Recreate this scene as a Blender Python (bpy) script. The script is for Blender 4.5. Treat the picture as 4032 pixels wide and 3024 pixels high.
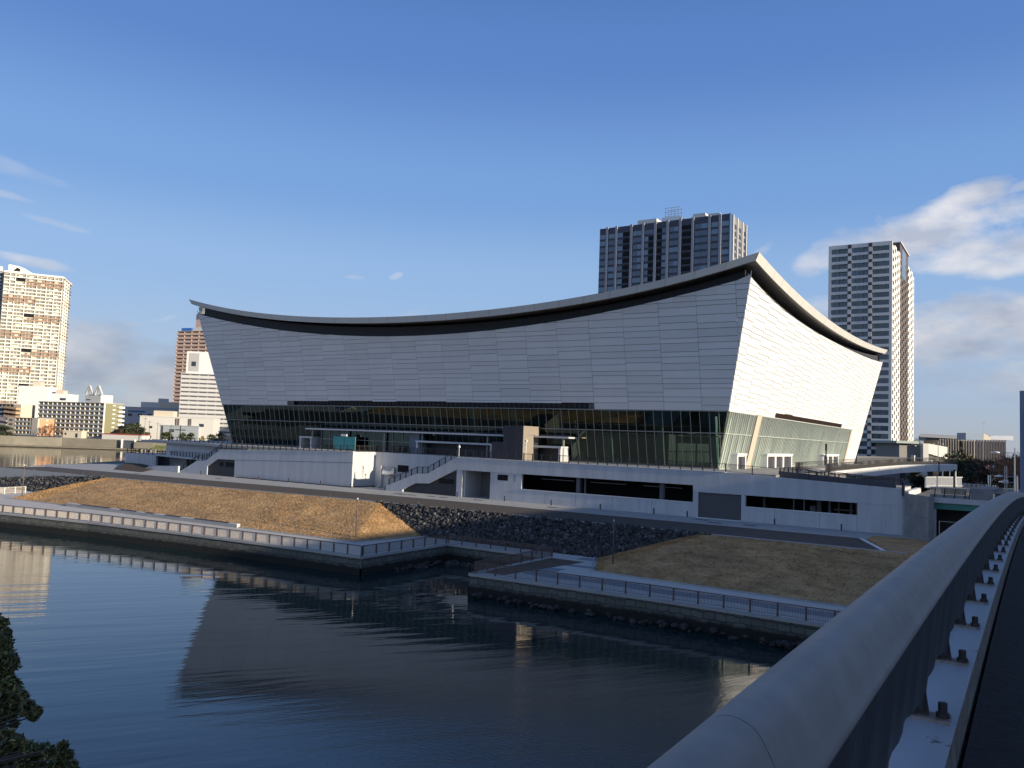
import bpy, math, random
from mathutils import Vector, Matrix
random.seed(7)
S = bpy.context.scene
for o in list(bpy.data.objects): bpy.data.objects.remove(o)
COL = S.collection
R = math.radians
# ------------------------------------------------------------------ camera
# world frame: X runs along the long facade of the arena, Y into it, Z up (metres above low water)
FPX, PITCH, ROLL, YAW = 3180.8, .0659983, .0361935, .5709375
EYE = Vector((0, 0, 16.5))
A_ = Vector((math.cos(YAW), -math.sin(YAW), 0)); B_ = Vector((math.sin(YAW), math.cos(YAW), 0))
def w_(v): return Vector((v.dot(A_), v.dot(B_), v.z))
_r = Vector((1, 0, 0)); _f = Vector((0, math.cos(PITCH), math.sin(PITCH))); _d = _f.cross(_r)
cR = w_(math.cos(ROLL)*_r - math.sin(ROLL)*_d); cD = w_(math.sin(ROLL)*_r + math.cos(ROLL)*_d); cF = w_(_f)
def ray(x, y): return cR*((x-2016)/FPX) + cD*((y-1512)/FPX) + cF
def G(x, y, z):                       # survey helper: photo point -> world point on level z
    d = ray(x, y); p = EYE + d*((z-EYE.z)/d.z); return (p.x, p.y)
def at(x, y, dep):                    # photo point -> world point at a forward distance
    d = ray(x, y); f = Vector((cF.x, cF.y, 0)).normalized(); return EYE + d*(dep/d.dot(f))
cam = bpy.data.cameras.new('camera'); camo = bpy.data.objects.new('camera', cam); COL.objects.link(camo)
M = Matrix((cR, -cD, -cF)).transposed().to_4x4(); M.translation = EYE; camo.matrix_world = M
cam.sensor_width = 36; cam.lens = FPX/4032*36; cam.clip_start = .05; cam.clip_end = 6000
S.camera = camo
S.render.resolution_x, S.render.resolution_y = 1024, 768
# ------------------------------------------------------------------ light and sky
SUNV = Vector((1, -.02, .21)).normalized()
EL = math.asin(SUNV.z); AZ = math.atan2(SUNV.x, SUNV.y)
sun = bpy.data.lights.new('sun', 'SUN'); sun.energy = 5.0; sun.angle = R(.5); sun.color = (1, .86, .65)
so = bpy.data.objects.new('sun', sun); COL.objects.link(so); so.rotation_euler = (-SUNV).to_track_quat('-Z', 'Y').to_euler()
EXPF = 1.35
W = bpy.data.worlds.new('World'); S.world = W; W.use_nodes = True
nt = W.node_tree; N = nt.nodes; L = nt.links; N.clear()
def wn(t, **k):
    n = N.new(t)
    for a, b in k.items(): setattr(n, a, b)
    return n
def wm(op, a, b=None, c=None):
    n = N.new('ShaderNodeMath'); n.operation = op
    for i, v in enumerate((a, b, c)):
        if v is None: continue
        if isinstance(v, (int, float)): n.inputs[i].default_value = v
        else: L.new(v, n.inputs[i])
    return n.outputs[0]
sky = wn('ShaderNodeTexSky', sky_type='NISHITA', sun_disc=False); sky.sun_elevation = EL; sky.sun_rotation = AZ
sky.air_density = 1.0; sky.dust_density = .6; sky.ozone_density = 2.2; sky.altitude = 0
tc = wn('ShaderNodeTexCoord'); sx = wn('ShaderNodeSeparateXYZ'); L.new(tc.outputs['Generated'], sx.inputs[0])
az = wm('MULTIPLY', wm('ARCTAN2', sx.outputs[0], sx.outputs[1]), 57.2958)
el = wm('MULTIPLY', wm('ARCSINE', sx.outputs[2]), 57.2958)
nz = wn('ShaderNodeTexNoise'); nz.inputs['Scale'].default_value = 1.0; nz.inputs['Detail'].default_value = 8; nz.inputs['Roughness'].default_value = .6
cv = wn('ShaderNodeCombineXYZ'); L.new(wm('MULTIPLY', az, .20), cv.inputs[0]); L.new(wm('MULTIPLY', el, .42), cv.inputs[1]); L.new(cv.outputs[0], nz.inputs['Vector'])
nzo = wm('SUBTRACT', nz.outputs['Fac'], .5)
# clouds as they hang in this sky: azimuth, elevation, half sizes in degrees, tilt, density
CL = [(-5.8, 13.6, 6.8, 1.8, 9, 1.0), (-.2, 12.5, 7.0, 1.5, -4, .98), (-4.4, 15.0, 4.2, 1.1, 20, .95), (-11.4, 12.7, 2.6, 1.1, 25, .75), (0.5, 16.2, 2.4, .35, 12, .6), (-3.0, 11.6, 5.0, 1.0, -4, .8),
      (-1.8, 7.8, 8.0, 2.5, 4, .9), (-12, 9.0, 3.2, 1.3, 10, .45), (2, 4.6, 10, 1.6, 0, .55), (-15.6, 13.2, 1.2, .35, 35, .30), (12, 12, 8, 3, 0, .8),
      (-59.5, 4.0, 6.5, 2.7, -4, .78), (-54.0, 3.2, 8.5, 2.9, 3, .82), (-58.6, 6.2, 1.8, .35, 5, .40), (-64, 9.6, 2.2, .38, -6, .55), (-66, 13.4, 2.4, .25, -8, .35), (-66, 15.0, 4.0, .5, -10, .22), (-62.8, 12.1, 2.2, .26, -8, .28),
      (-44.2, 10.7, .8, .16, 0, .34), (-41.2, 11.0, .5, .22, 25, .32), (-56.2, 6.9, .8, .18, 20, .25), (-36, 9.4, 1.0, .14, 0, .16), (-40, 8.4, 1.3, .3, 20, .18), (-72, 5, 8, 3, 0, .6), (60, 20, 30, 4, 0, .6), (100, 6, 30, 2.5, 0, .5)]
dens = None
for (ca, ce, ra, re, tl, am) in CL:
    c_, s_ = math.cos(R(tl)), math.sin(R(tl))
    da = wm('SUBTRACT', az, ca); de = wm('SUBTRACT', el, ce)
    u = wm('MULTIPLY', wm('ADD', wm('MULTIPLY', da, c_), wm('MULTIPLY', de, s_)), 1/ra)
    v = wm('MULTIPLY', wm('SUBTRACT', wm('MULTIPLY', de, c_), wm('MULTIPLY', da, s_)), 1/re)
    q = wm('SUBTRACT', 1, wm('ADD', wm('MULTIPLY', u, u), wm('MULTIPLY', v, v)))
    q = wm('ADD', q, wm('MULTIPLY', nzo, 3.3))
    q = wm('MULTIPLY', wm('SMOOTH_MIN', wm('MAXIMUM', q, 0), 1.0, .4), am)
    dens = q if dens is None else wm('MAXIMUM', dens, q)
dens = wm('MULTIPLY', dens, wm('GREATER_THAN', sx.outputs[2], 0))
mixc = wn('ShaderNodeMix', data_type='RGBA'); L.new(dens, mixc.inputs[0])
hs = wn('ShaderNodeHueSaturation'); hs.inputs['Saturation'].default_value = 1.0; hs.inputs['Hue'].default_value = .51; hs.inputs['Value'].default_value = 1.0
L.new(sky.outputs[0], hs.inputs['Color'])
# clear winter air: the physical sky blended with a deeper blue that pales towards the horizon
gr = wn('ShaderNodeValToRGB'); gr.color_ramp.interpolation = 'EASE'; ge = gr.color_ramp.elements
SB = 1/(.12*EXPF)
for i, (e_, c_) in enumerate(((-4,(.24,.28,.36)),(0,(.42,.47,.56)),(5,(.37,.50,.72)),(11,(.30,.48,.78)),(17,(.19,.37,.73)),(26,(.105,.24,.60)),(35,(.055,.15,.42)),(50,(.022,.062,.20)),(90,(.010,.03,.10)))):
    el_ = ge[i] if i < 2 else ge.new(.5); el_.position = (e_+5)/95; el_.color = (*[v_*SB*.1 for v_ in c_], 1)
L.new(wm('DIVIDE', wm('ADD', el, 5), 95), gr.inputs[0])
gs = wn('ShaderNodeVectorMath', operation='SCALE'); L.new(gr.outputs[0], gs.inputs[0]); gs.inputs['Scale'].default_value = 10
back_ = wn('ShaderNodeMix', data_type='RGBA'); back_.inputs[7].default_value = (.38*SB,.47*SB,.63*SB,1)   # unseen pale veil added behind the camera to lift the shaded walls
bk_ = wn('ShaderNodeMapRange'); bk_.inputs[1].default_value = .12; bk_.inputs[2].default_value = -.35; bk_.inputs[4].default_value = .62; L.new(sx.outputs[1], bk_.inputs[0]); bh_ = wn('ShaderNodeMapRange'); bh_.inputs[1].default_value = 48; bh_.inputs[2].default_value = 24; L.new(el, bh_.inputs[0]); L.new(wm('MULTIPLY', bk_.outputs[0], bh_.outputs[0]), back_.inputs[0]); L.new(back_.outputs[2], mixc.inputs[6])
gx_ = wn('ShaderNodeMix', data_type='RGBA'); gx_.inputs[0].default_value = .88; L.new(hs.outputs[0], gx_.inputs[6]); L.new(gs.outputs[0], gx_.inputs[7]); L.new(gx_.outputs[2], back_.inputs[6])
nz2 = wn('ShaderNodeTexNoise'); nz2.inputs['Scale'].default_value = .8; nz2.inputs['Detail'].default_value = 5; L.new(cv.outputs[0], nz2.inputs['Vector'])
cr = wn('ShaderNodeValToRGB'); cr.color_ramp.elements[0].position = .38; cr.color_ramp.elements[1].position = .62
CLOUDLO, CLOUDHI = (3.0, 3.3, 4.1, 1), (5.6, 5.5, 5.6, 1)
cr.color_ramp.elements[0].color = (.54, .60, .74, 1); cr.color_ramp.elements[1].color = (1, .98, 1, 1); L.new(nz2.outputs[0], cr.inputs[0])
elf = wn('ShaderNodeMapRange'); L.new(el, elf.inputs[0]); elf.inputs[1].default_value = 2; elf.inputs[2].default_value = 13; elf.inputs[3].default_value = .68; elf.inputs[4].default_value = 1.0
CLB = 5.4
sc = wn('ShaderNodeVectorMath', operation='SCALE'); L.new(cr.outputs[0], sc.inputs[0]); L.new(wm('MULTIPLY', elf.outputs[0], CLB), sc.inputs['Scale'])
L.new(sc.outputs[0], mixc.inputs[7])
bg = wn('ShaderNodeBackground'); bg.inputs[1].default_value = .12; L.new(mixc.outputs[2], bg.inputs[0])
wo = wn('ShaderNodeOutputWorld'); L.new(bg.outputs[0], wo.inputs[0])
S.view_settings.view_transform = 'Standard'; S.view_settings.look = 'None'; S.view_settings.exposure = math.log2(EXPF); S.view_settings.gamma = 1
S.render.engine = 'CYCLES'
S.cycles.max_bounces = 6; S.cycles.transparent_max_bounces = 12; S.cycles.glossy_bounces = 3; S.cycles.diffuse_bounces = 2; S.cycles.caustics_reflective = False; S.cycles.caustics_refractive = False

# ------------------------------------------------------------------ helpers
class MB:
    def __init__(s): s.v = []; s.f = []
    def quad(s, *p):
        n = len(s.v); s.v += [tuple(q) for q in p]; s.f.append(tuple(range(n, n+len(p)))); return s
    def box(s, x0, y0, z0, x1, y1, z1):
        n = len(s.v)
        s.v += [(x0,y0,z0),(x1,y0,z0),(x1,y1,z0),(x0,y1,z0),(x0,y0,z1),(x1,y0,z1),(x1,y1,z1),(x0,y1,z1)]
        s.f += [(n,n+3,n+2,n+1),(n+4,n+5,n+6,n+7),(n,n+1,n+5,n+4),(n+1,n+2,n+6,n+5),(n+2,n+3,n+7,n+6),(n+3,n,n+4,n+7)]; return s
    def hexa(s, p):                  # eight corners, bottom ring then top ring, counter-clockwise
        n = len(s.v); s.v += [tuple(q) for q in p]
        s.f += [(n,n+3,n+2,n+1),(n+4,n+5,n+6,n+7),(n,n+1,n+5,n+4),(n+1,n+2,n+6,n+5),(n+2,n+3,n+7,n+6),(n+3,n,n+4,n+7)]; return s
    def prism(s, pts, z0, z1):       # plan polygon (ccw) between two levels (z may be functions of x,y)
        g = lambda z, p: z(*p) if callable(z) else z
        n = len(s.v); k = len(pts)
        s.v += [(p[0], p[1], g(z0, p)) for p in pts] + [(p[0], p[1], g(z1, p)) for p in pts]
        s.f.append(tuple(range(n+k-1, n-1, -1))); s.f.append(tuple(range(n+k, n+2*k)))
        for i in range(k): j = (i+1) % k; s.f.append((n+i, n+j, n+k+j, n+k+i))
        return s
    def wall(s, pts, y0, y1):        # outline in the XZ plane, extruded along Y
        n = len(s.v); k = len(pts)
        s.v += [(p[0], y0, p[1]) for p in pts] + [(p[0], y1, p[1]) for p in pts]
        s.f.append(tuple(range(n, n+k))); s.f.append(tuple(range(n+2*k-1, n+k-1, -1)))
        for i in range(k): j = (i+1) % k; s.f.append((n+i, n+k+i, n+k+j, n+j))
        return s
    def beam(s, a, b, w, h=None, up=Vector((0,0,1))):
        a = Vector(a); b = Vector(b); h = h or w; d = (b-a).normalized()
        if abs(d.dot(up)) > .98: up = Vector((0,1,0))
        x = d.cross(up).normalized()*w/2; z = x.cross(d).normalized()*h/2
        return s.hexa([a-x-z, a+x-z, b+x-z, b-x-z, a-x+z, a+x+z, b+x+z, b-x+z])
    def tube(s, path, rad, seg=8, cap=True):
        rings = []
        for i, p in enumerate(path):
            p = Vector(p); a = Vector(path[max(i-1,0)]); b = Vector(path[min(i+1,len(path)-1)]); d = (b-a).normalized()
            u = d.cross(Vector((0,0,1)));  u = Vector((1,0,0)) if u.length < 1e-3 else u.normalized(); v = d.cross(u)
            r = rad[i] if isinstance(rad, (list,tuple)) else rad
            rings.append(len(s.v)); s.v += [tuple(p+u*math.cos(t)*r+v*math.sin(t)*r) for t in [6.28318*k/seg for k in range(seg)]]
        for a, b in zip(rings, rings[1:]):
            for k in range(seg): s.f.append((a+k, a+(k+1)%seg, b+(k+1)%seg, b+k))
        if cap: s.f.append(tuple(rings[0]+k for k in range(seg))[::-1]); s.f.append(tuple(rings[-1]+k for k in range(seg)))
        return s
    def build(s, name, m=None, parent=None, smooth=False):
        me = bpy.data.meshes.new(name); me.from_pydata(s.v, [], s.f); me.update()
        if m: me.materials.append(m)
        if smooth: me.shade_smooth()
        o = bpy.data.objects.new(name, me); COL.objects.link(o)
        if parent: o.parent = parent
        return o
def tag(o, label=None, cat=None, group=None, kind=None):
    if label: o['label'] = label
    if cat: o['category'] = cat
    if group: o['group'] = group
    if kind: o['kind'] = kind
    return o
def empty(name, loc=(0,0,0), rz=0, label=None, cat=None, group=None):
    o = bpy.data.objects.new(name, None); COL.objects.link(o); o.location = loc; o.rotation_euler = (0,0,rz); o.empty_display_size = .5
    return tag(o, label, cat, group)
def inst(src, name, loc, parent=None, scale=None, rz=0):
    o = bpy.data.objects.new(name, src.data if src.__class__.__name__ == 'Object' else src); COL.objects.link(o); o.location = loc; o.rotation_euler = (0,0,rz)
    if scale: o.scale = scale
    if parent: o.parent = parent
    return o
def copy_tree(o, parent=None):
    c = o.copy(); COL.objects.link(c); c.parent = parent
    for ch in list(o.children): copy_tree(ch, c)
    return c
def bevel(o, w, seg=2):
    b = o.modifiers.new('b', 'BEVEL'); b.width = w; b.segments = seg; b.limit_method = 'ANGLE'; return o
UNITBOX = MB().box(0,0,0,1,1,1)
_ub = {}
def unitbox(m):
    if m.name not in _ub:
        me = bpy.data.meshes.new('pane'); me.from_pydata(UNITBOX.v, [], UNITBOX.f); me.materials.append(m); _ub[m.name] = me
    return _ub[m.name]
def repeats(name, boxes, m, parent, cap=100):   # the first `cap` boxes as parts of their own, the rest one part
    me = unitbox(m)
    for b in boxes[:cap]: inst(me, name, b[:3], parent, (b[3]-b[0], b[4]-b[1], b[5]-b[2]))
    if len(boxes) > cap:
        r = MB()
        for b in boxes[cap:]: r.box(*b)
        tag(r.build(name+'_rest', m, parent), kind='stuff')
# ------------------------------------------------------------------ materials
MATS = {}
def mat(name, col, rough=.6, metal=0, var=.0, vscale=1.0, bump=0, bscale=20, spec=.5, coord='Object', stretch=(1,1,1), det=4):
    if name in MATS: return MATS[name]
    m = bpy.data.materials.new(name); m.use_nodes = True; MATS[name] = m
    n = m.node_tree.nodes; l = m.node_tree.links; p = n['Principled BSDF']
    p.inputs['Roughness'].default_value = rough; p.inputs['Metallic'].default_value = metal; p.inputs['Specular IOR Level'].default_value = spec
    c = (*col, 1); p.inputs['Base Color'].default_value = c
    g = n.new('ShaderNodeNewGeometry'); mp = n.new('ShaderNodeMapping'); mp.inputs['Scale'].default_value = stretch
    l.new(g.outputs['Position'], mp.inputs[0])
    if var:
        t = n.new('ShaderNodeTexNoise'); t.inputs['Scale'].default_value = vscale; t.inputs['Detail'].default_value = det; t.inputs['Roughness'].default_value = .6; l.new(mp.outputs[0], t.inputs['Vector'])
        r = n.new('ShaderNodeMapRange'); r.inputs[1].default_value = .3; r.inputs[2].default_value = .7; r.inputs[3].default_value = 1-var; r.inputs[4].default_value = 1+var; l.new(t.outputs[0], r.inputs[0])
        v = n.new('ShaderNodeVectorMath'); v.operation = 'SCALE'; v.inputs[0].default_value = col; l.new(r.outputs[0], v.inputs['Scale']); l.new(v.outputs[0], p.inputs['Base Color'])
    if bump:
        t = n.new('ShaderNodeTexNoise'); t.inputs['Scale'].default_value = bscale; t.inputs['Detail'].default_value = 5; l.new(mp.outputs[0], t.inputs['Vector'])
        b = n.new('ShaderNodeBump'); b.inputs['Strength'].default_value = bump; b.inputs['Distance'].default_value = 1/bscale; l.new(t.outputs[0], b.inputs['Height']); l.new(b.outputs[0], p.inputs['Normal'])
    return m
def ramp_mat(name, cols, scale, rough=.9, bump=.4, bscale=8, stretch=(1,1,1), det=8):
    m = mat(name, cols[0], rough, bump=bump, bscale=bscale, stretch=stretch); n = m.node_tree.nodes; l = m.node_tree.links; p = n['Principled BSDF']
    t = n.new('ShaderNodeTexNoise'); t.inputs['Scale'].default_value = scale; t.inputs['Detail'].default_value = det; t.inputs['Roughness'].default_value = .65
    mp = next(x for x in n if x.type == 'MAPPING'); l.new(mp.outputs[0], t.inputs['Vector'])
    r = n.new('ShaderNodeValToRGB'); e = r.color_ramp.elements
    while len(e) < len(cols): e.new(.5)
    for i, c in enumerate(cols): e[i].position = .3+.4*i/(len(cols)-1); e[i].color = (*c, 1)
    l.new(t.outputs[0], r.inputs[0]); l.new(r.outputs[0], p.inputs['Base Color']); return m
def glass(name, tint, refl=1.0, ior=1.5, rough=.0, wavy=0):
    m = bpy.data.materials.new(name); m.use_nodes = True; n = m.node_tree.nodes; l = m.node_tree.links; n.clear(); MATS[name] = m
    t = n.new('ShaderNodeBsdfTransparent'); t.inputs[0].default_value = (*tint, 1); g = n.new('ShaderNodeBsdfGlossy'); g.inputs['Roughness'].default_value = rough; g.inputs[0].default_value = (1, 1, 1, 1) if isinstance(refl, tuple) else (refl, refl, refl, 1)
    if isinstance(refl, tuple): g.inputs[0].default_value = (*refl, 1)
    f = n.new('ShaderNodeFresnel'); f.inputs[0].default_value = ior; x = n.new('ShaderNodeMixShader'); o = n.new('ShaderNodeOutputMaterial')
    if wavy:
        ge = n.new('ShaderNodeNewGeometry'); tx = n.new('ShaderNodeTexNoise'); tx.inputs['Scale'].default_value = .35; tx.inputs['Detail'].default_value = 1; l.new(ge.outputs['Position'], tx.inputs['Vector'])
        b = n.new('ShaderNodeBump'); b.inputs['Strength'].default_value = wavy; b.inputs['Distance'].default_value = .2; l.new(tx.outputs[0], b.inputs['Height']); l.new(b.outputs[0], g.inputs['Normal'])
    l.new(f.outputs[0], x.inputs[0]); l.new(t.outputs[0], x.inputs[1]); l.new(g.outputs[0], x.inputs[2]); l.new(x.outputs[0], o.inputs[0]); return m
WHITE = mat('white_paint', (.78,.78,.77), .55, var=.03, vscale=.6)
WALLW = mat('white_render_wall', (.55,.555,.57), .75, var=.11, vscale=.9, bump=.1, bscale=6, stretch=(1,1,.12))
PANEL = mat('white_metal_panel', (.74,.735,.73), .38, var=.035, vscale=.25)
_n = PANEL.node_tree.nodes; _l = PANEL.node_tree.links; _g = _n.new('ShaderNodeNewGeometry'); _m = _n.new('ShaderNodeMapRange'); _m.inputs[3].default_value = .93; _m.inputs[4].default_value = 1.05; _l.new(_g.outputs['Random Per Island'], _m.inputs[0])   # each cladding sheet a shade apart
_v = _n.new('ShaderNodeVectorMath'); _v.operation = 'SCALE'; _s = _n['Principled BSDF'].inputs['Base Color'].links[0].from_socket; _l.new(_s, _v.inputs[0]); _l.new(_m.outputs[0], _v.inputs['Scale']); _l.new(_v.outputs[0], _n['Principled BSDF'].inputs['Base Color'])
PANEL2 = mat('grey_fascia_panel', (.64,.64,.62), .42, var=.03, vscale=.2)
GAP = mat('dark_joint', (.13,.135,.15), .8)
DARK = mat('dark_louvre', (.035,.037,.045), .6, var=.15, vscale=2)
CHAR = mat('charcoal_panel', (.032,.034,.042), .55, var=.12, vscale=1.5)
BLACK = mat('black_void', (.008,.008,.010), .9)
RAILDK = mat('dark_bronze_metal', (.05,.045,.05), .45, .3)
RAILBR = mat('brown_post_metal', (.13,.085,.07), .5)
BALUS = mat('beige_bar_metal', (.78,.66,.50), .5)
CONC = mat('pale_concrete', (.42,.42,.41), .85, var=.10, vscale=.8, bump=.15, bscale=9)
CONCD = mat('weathered_concrete', (.26,.265,.27), .88, var=.22, vscale=.7, bump=.2, bscale=7)
ASPH = mat('brown_asphalt', (.085,.070,.060), .9, var=.16, vscale=3, bump=.25, bscale=25)
ASPHD = mat('dark_walkway_asphalt', (.036,.030,.026), .92, var=.25, vscale=14, bump=.5, bscale=60)
STEEL = mat('galvanised_steel', (.55,.56,.58), .3, .85)
PALEB = mat('pale_painted_steel', (.52,.54,.57), .45)
# ================================================================== TERRAIN AND WATER
ZW, ZP, ZR, ZD = 2.05, 3.9, 7.2, 13.1       # water, promenade, service road, terrace
def struct(name, mb, m, smooth=False): return tag(mb.build(name, m, smooth=smooth), kind='structure')
# water: long low swell crossed by fine ripples
wmn = bpy.data.materials.new('canal_water'); wmn.use_nodes = True; n = wmn.node_tree.nodes; l = wmn.node_tree.links; p = n['Principled BSDF']
p.inputs['Base Color'].default_value = (.009,.028,.030,1); p.inputs['Roughness'].default_value = .025; p.inputs['IOR'].default_value = 1.58; p.inputs['Specular IOR Level'].default_value = .5
g = n.new('ShaderNodeNewGeometry')
def wnoise(rot, stretch, scale, det, rough=.5):
    a = n.new('ShaderNodeMapping'); a.vector_type = 'TEXTURE'; a.inputs['Rotation'].default_value = (0,0,rot); a.inputs['Scale'].default_value = (stretch, 1, 1); l.new(g.outputs['Position'], a.inputs[0])
    t = n.new('ShaderNodeTexNoise'); t.inputs['Scale'].default_value = scale; t.inputs['Detail'].default_value = det; t.inputs['Roughness'].default_value = rough; l.new(a.outputs[0], t.inputs['Vector']); return t.outputs[0]
swell = wnoise(R(52), 10, .75, .6); swell2 = wnoise(R(60), 7, 1.9, 1.0); rip = wnoise(R(20), 1.8, 7.5, 3, .6)
patch = wnoise(R(30), 2.0, .035, 2)
pr = n.new('ShaderNodeMapRange'); pr.inputs[1].default_value = .42; pr.inputs[2].default_value = .62; pr.inputs[3].default_value = .25; pr.inputs[4].default_value = 1.0; l.new(patch, pr.inputs[0])
# a breeze ruffles the water below the bridge (near the camera), the far side lies calmer
sep = n.new('ShaderNodeSeparateXYZ'); l.new(g.outputs['Position'], sep.inputs[0])
br = n.new('ShaderNodeMapRange'); br.inputs[1].default_value = 60; br.inputs[2].default_value = 30; br.inputs[3].default_value = .05; br.inputs[4].default_value = 1.0; l.new(sep.outputs[1], br.inputs[0])
mu = n.new('ShaderNodeMath'); mu.operation = 'MULTIPLY'; bx2 = n.new('ShaderNodeMapRange'); bx2.inputs[1].default_value = -36; bx2.inputs[2].default_value = -16; bx2.inputs[3].default_value = .25; bx2.inputs[4].default_value = 2.2; l.new(sep.outputs[0], bx2.inputs[0]); mb_ = n.new('ShaderNodeMath'); mb_.operation = 'MULTIPLY'; l.new(br.outputs[0], mb_.inputs[0]); l.new(bx2.outputs[0], mb_.inputs[1]); l.new(pr.outputs[0], mu.inputs[0]); l.new(mb_.outputs[0], mu.inputs[1])
mu2 = n.new('ShaderNodeMath'); mu2.operation = 'MULTIPLY'; l.new(mu.outputs[0], mu2.inputs[0]); l.new(rip, mu2.inputs[1])
b1 = n.new('ShaderNodeBump'); b1.inputs['Strength'].default_value = 1; b1.inputs['Distance'].default_value = .020; l.new(swell, b1.inputs['Height'])
b2 = n.new('ShaderNodeBump'); b2.inputs['Strength'].default_value = 1; b2.inputs['Distance'].default_value = .006; l.new(swell2, b2.inputs['Height']); l.new(b1.outputs[0], b2.inputs['Normal'])
b3 = n.new('ShaderNodeBump'); b3.inputs['Strength'].default_value = 1; b3.inputs['Distance'].default_value = .012; l.new(mu2.outputs[0], b3.inputs['Height']); l.new(b2.outputs[0], b3.inputs['Normal']); l.new(b3.outputs[0], p.inputs['Normal'])
struct('water', MB().quad((-1500,-400,ZW),(600,-400,ZW),(600,600,ZW),(-1500,600,ZW)), wmn)
# sea bed far ground
GRND = ramp_mat('far_ground', [(.10,.10,.085),(.15,.14,.12),(.08,.09,.06)], .05)
far = MB()
SH0, SU = Vector((-459.7,216,0)), Vector((.775,.632,0)).normalized(); SN = Vector((-SU.y, SU.x, 0))
def shore(t, d, z): q = SH0+SU*t+SN*d; return (q.x, q.y, z)
far.quad(shore(-900,14,4.6), shore(700,14,4.6), shore(900,4000,4.6), shore(-3000,4000,4.6))
struct('far_bank_ground', far, GRND)
GR = ramp_mat('city_ground', [(.11,.11,.10),(.16,.15,.14),(.09,.10,.08)], .08)
gb = MB(); gb.prism([(-176,93),(-168,88),(-150,84.0),(-75,84.4),(60,84.4),(60,99),(900,99),(900,3200),(-300,3200),(-300,420),(-215,330),(-215,150)][::1], -2, 7.0)
struct('ground', gb, GR)
ar_ = MB().prism([(-11.9,100.6),(60,104.2),(60,150),(-11.9,150)], 6.5, 11.25); struct('approach_road', ar_, mat('approach_road_asphalt', (.12,.115,.11), .9, var=.15, vscale=2))
# service road and pavements
roadY = lambda x: 82.6 if x > -75 else 82.6-(-75-x)*.052
farY = lambda x: 92.6 if x > -75 else 92.6-(-75-x)*.052
xs = [-168,-150,-130,-110,-90,-75,-60,-40,-20]
rd = MB()
for a, b in zip(xs, xs[1:]):
    rd.quad((a,roadY(a)+.45,ZR),(b,roadY(b)+.45,ZR),(b,farY(b),ZR),(a,farY(a),ZR))
rd.quad((-20,83.05,ZR),(-11.6,83.05,ZR),(-14.8,92.6,ZR),(-20,92.6,ZR))
struct('road', rd, ASPH)
ke = MB()
for a, b in zip(xs+[], xs[1:]+[-9.5]):
    if a == b: continue
    ke.hexa([(a,roadY(a),3.6),(b,roadY(b),3.6),(b,roadY(b)+.42,3.6),(a,roadY(a)+.42,3.6),(a,roadY(a),ZR+.05),(b,roadY(b),ZR+.05),(b,roadY(b)+.42,ZR+.05),(a,roadY(a)+.42,ZR+.05)])
struct('kerb', ke, CONC)
ap = MB()
for a, b in zip(xs, xs[1:]+[0]): ap.prism([(a,farY(a)+.05),(b,farY(b)+.05),(b,104),(a,104)], 6.6, ZR+.03)
ap.prism([(-176,93),(-168,84.5),(-168,104),(-176,112)], 6.6, ZR+.03)
struct('pavement', ap, CONC)
# white painted line slanting across the end of the road
struct('road_marking', MB().quad((-15.3,92.6,ZR+.012),(-11.7,83.1,ZR+.012),(-11.2,83.1,ZR+.012),(-14.8,92.6,ZR+.012)), WHITE)
# ------------------------------------------------------------------ promenade
edge = [(-190,44),(-140,51),(-116.4,55.4),(-100.1,58.2),(-84.4,59.9),(-70.2,61.0),(-57,61.7),(-57,76),(-43.3,76),(-43.3,61.4),(-26.1,62.2),(-13.8,62.0),(10,62)]
pp = edge + [(10,80.6),(-57,82.2),(-75,82.2),(-140,78.6),(-156,76.5),(-172,88),(-190,88)]
PAVE = mat('light_promenade_paving', (.60,.565,.51), .85, var=.06, vscale=1.2, bump=.1, bscale=12)
struct('promenade', MB().prism(pp, ZW+.7, ZP), PAVE)
# pale blue-grey wavy bands in the paving by the inlet and along the railing
PAVD = mat('grey_paving_band', (.25,.27,.29), .85, var=.08, vscale=1.2)
pb = MB()
for (x0, x1, yc, w, ph) in ((-40,-8,66.6,1.5,0),(-42.5,-36,73.3,.9,1),(-40.5,-36,78.2,1.2,2),(-42.6,-38,69.3,1.6,3)):
    st = 14
    for i in range(st):
        a = x0+(x1-x0)*i/st; b = x0+(x1-x0)*(i+1)/st; f = lambda x: .35*math.sin(x*.55+ph)
        pb.quad((a,yc-w+f(a),ZP+.006),(b,yc-w+f(b),ZP+.006),(b,yc+w*.4+f(b),ZP+.006),(a,yc+w*.4+f(a),ZP+.006))
struct('paving_bands', pb, PAVD)
pl = MB()
pl.quad((-43,63.0,ZP+.008),(-40.6,63.0,ZP+.008),(-38.8,75.6,ZP+.008),(-42.8,75.6,ZP+.008))
struct('bare_planting_strip', pl, ramp_mat('bare_soil', [(.10,.07,.05),(.16,.12,.08)], .8))
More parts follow.
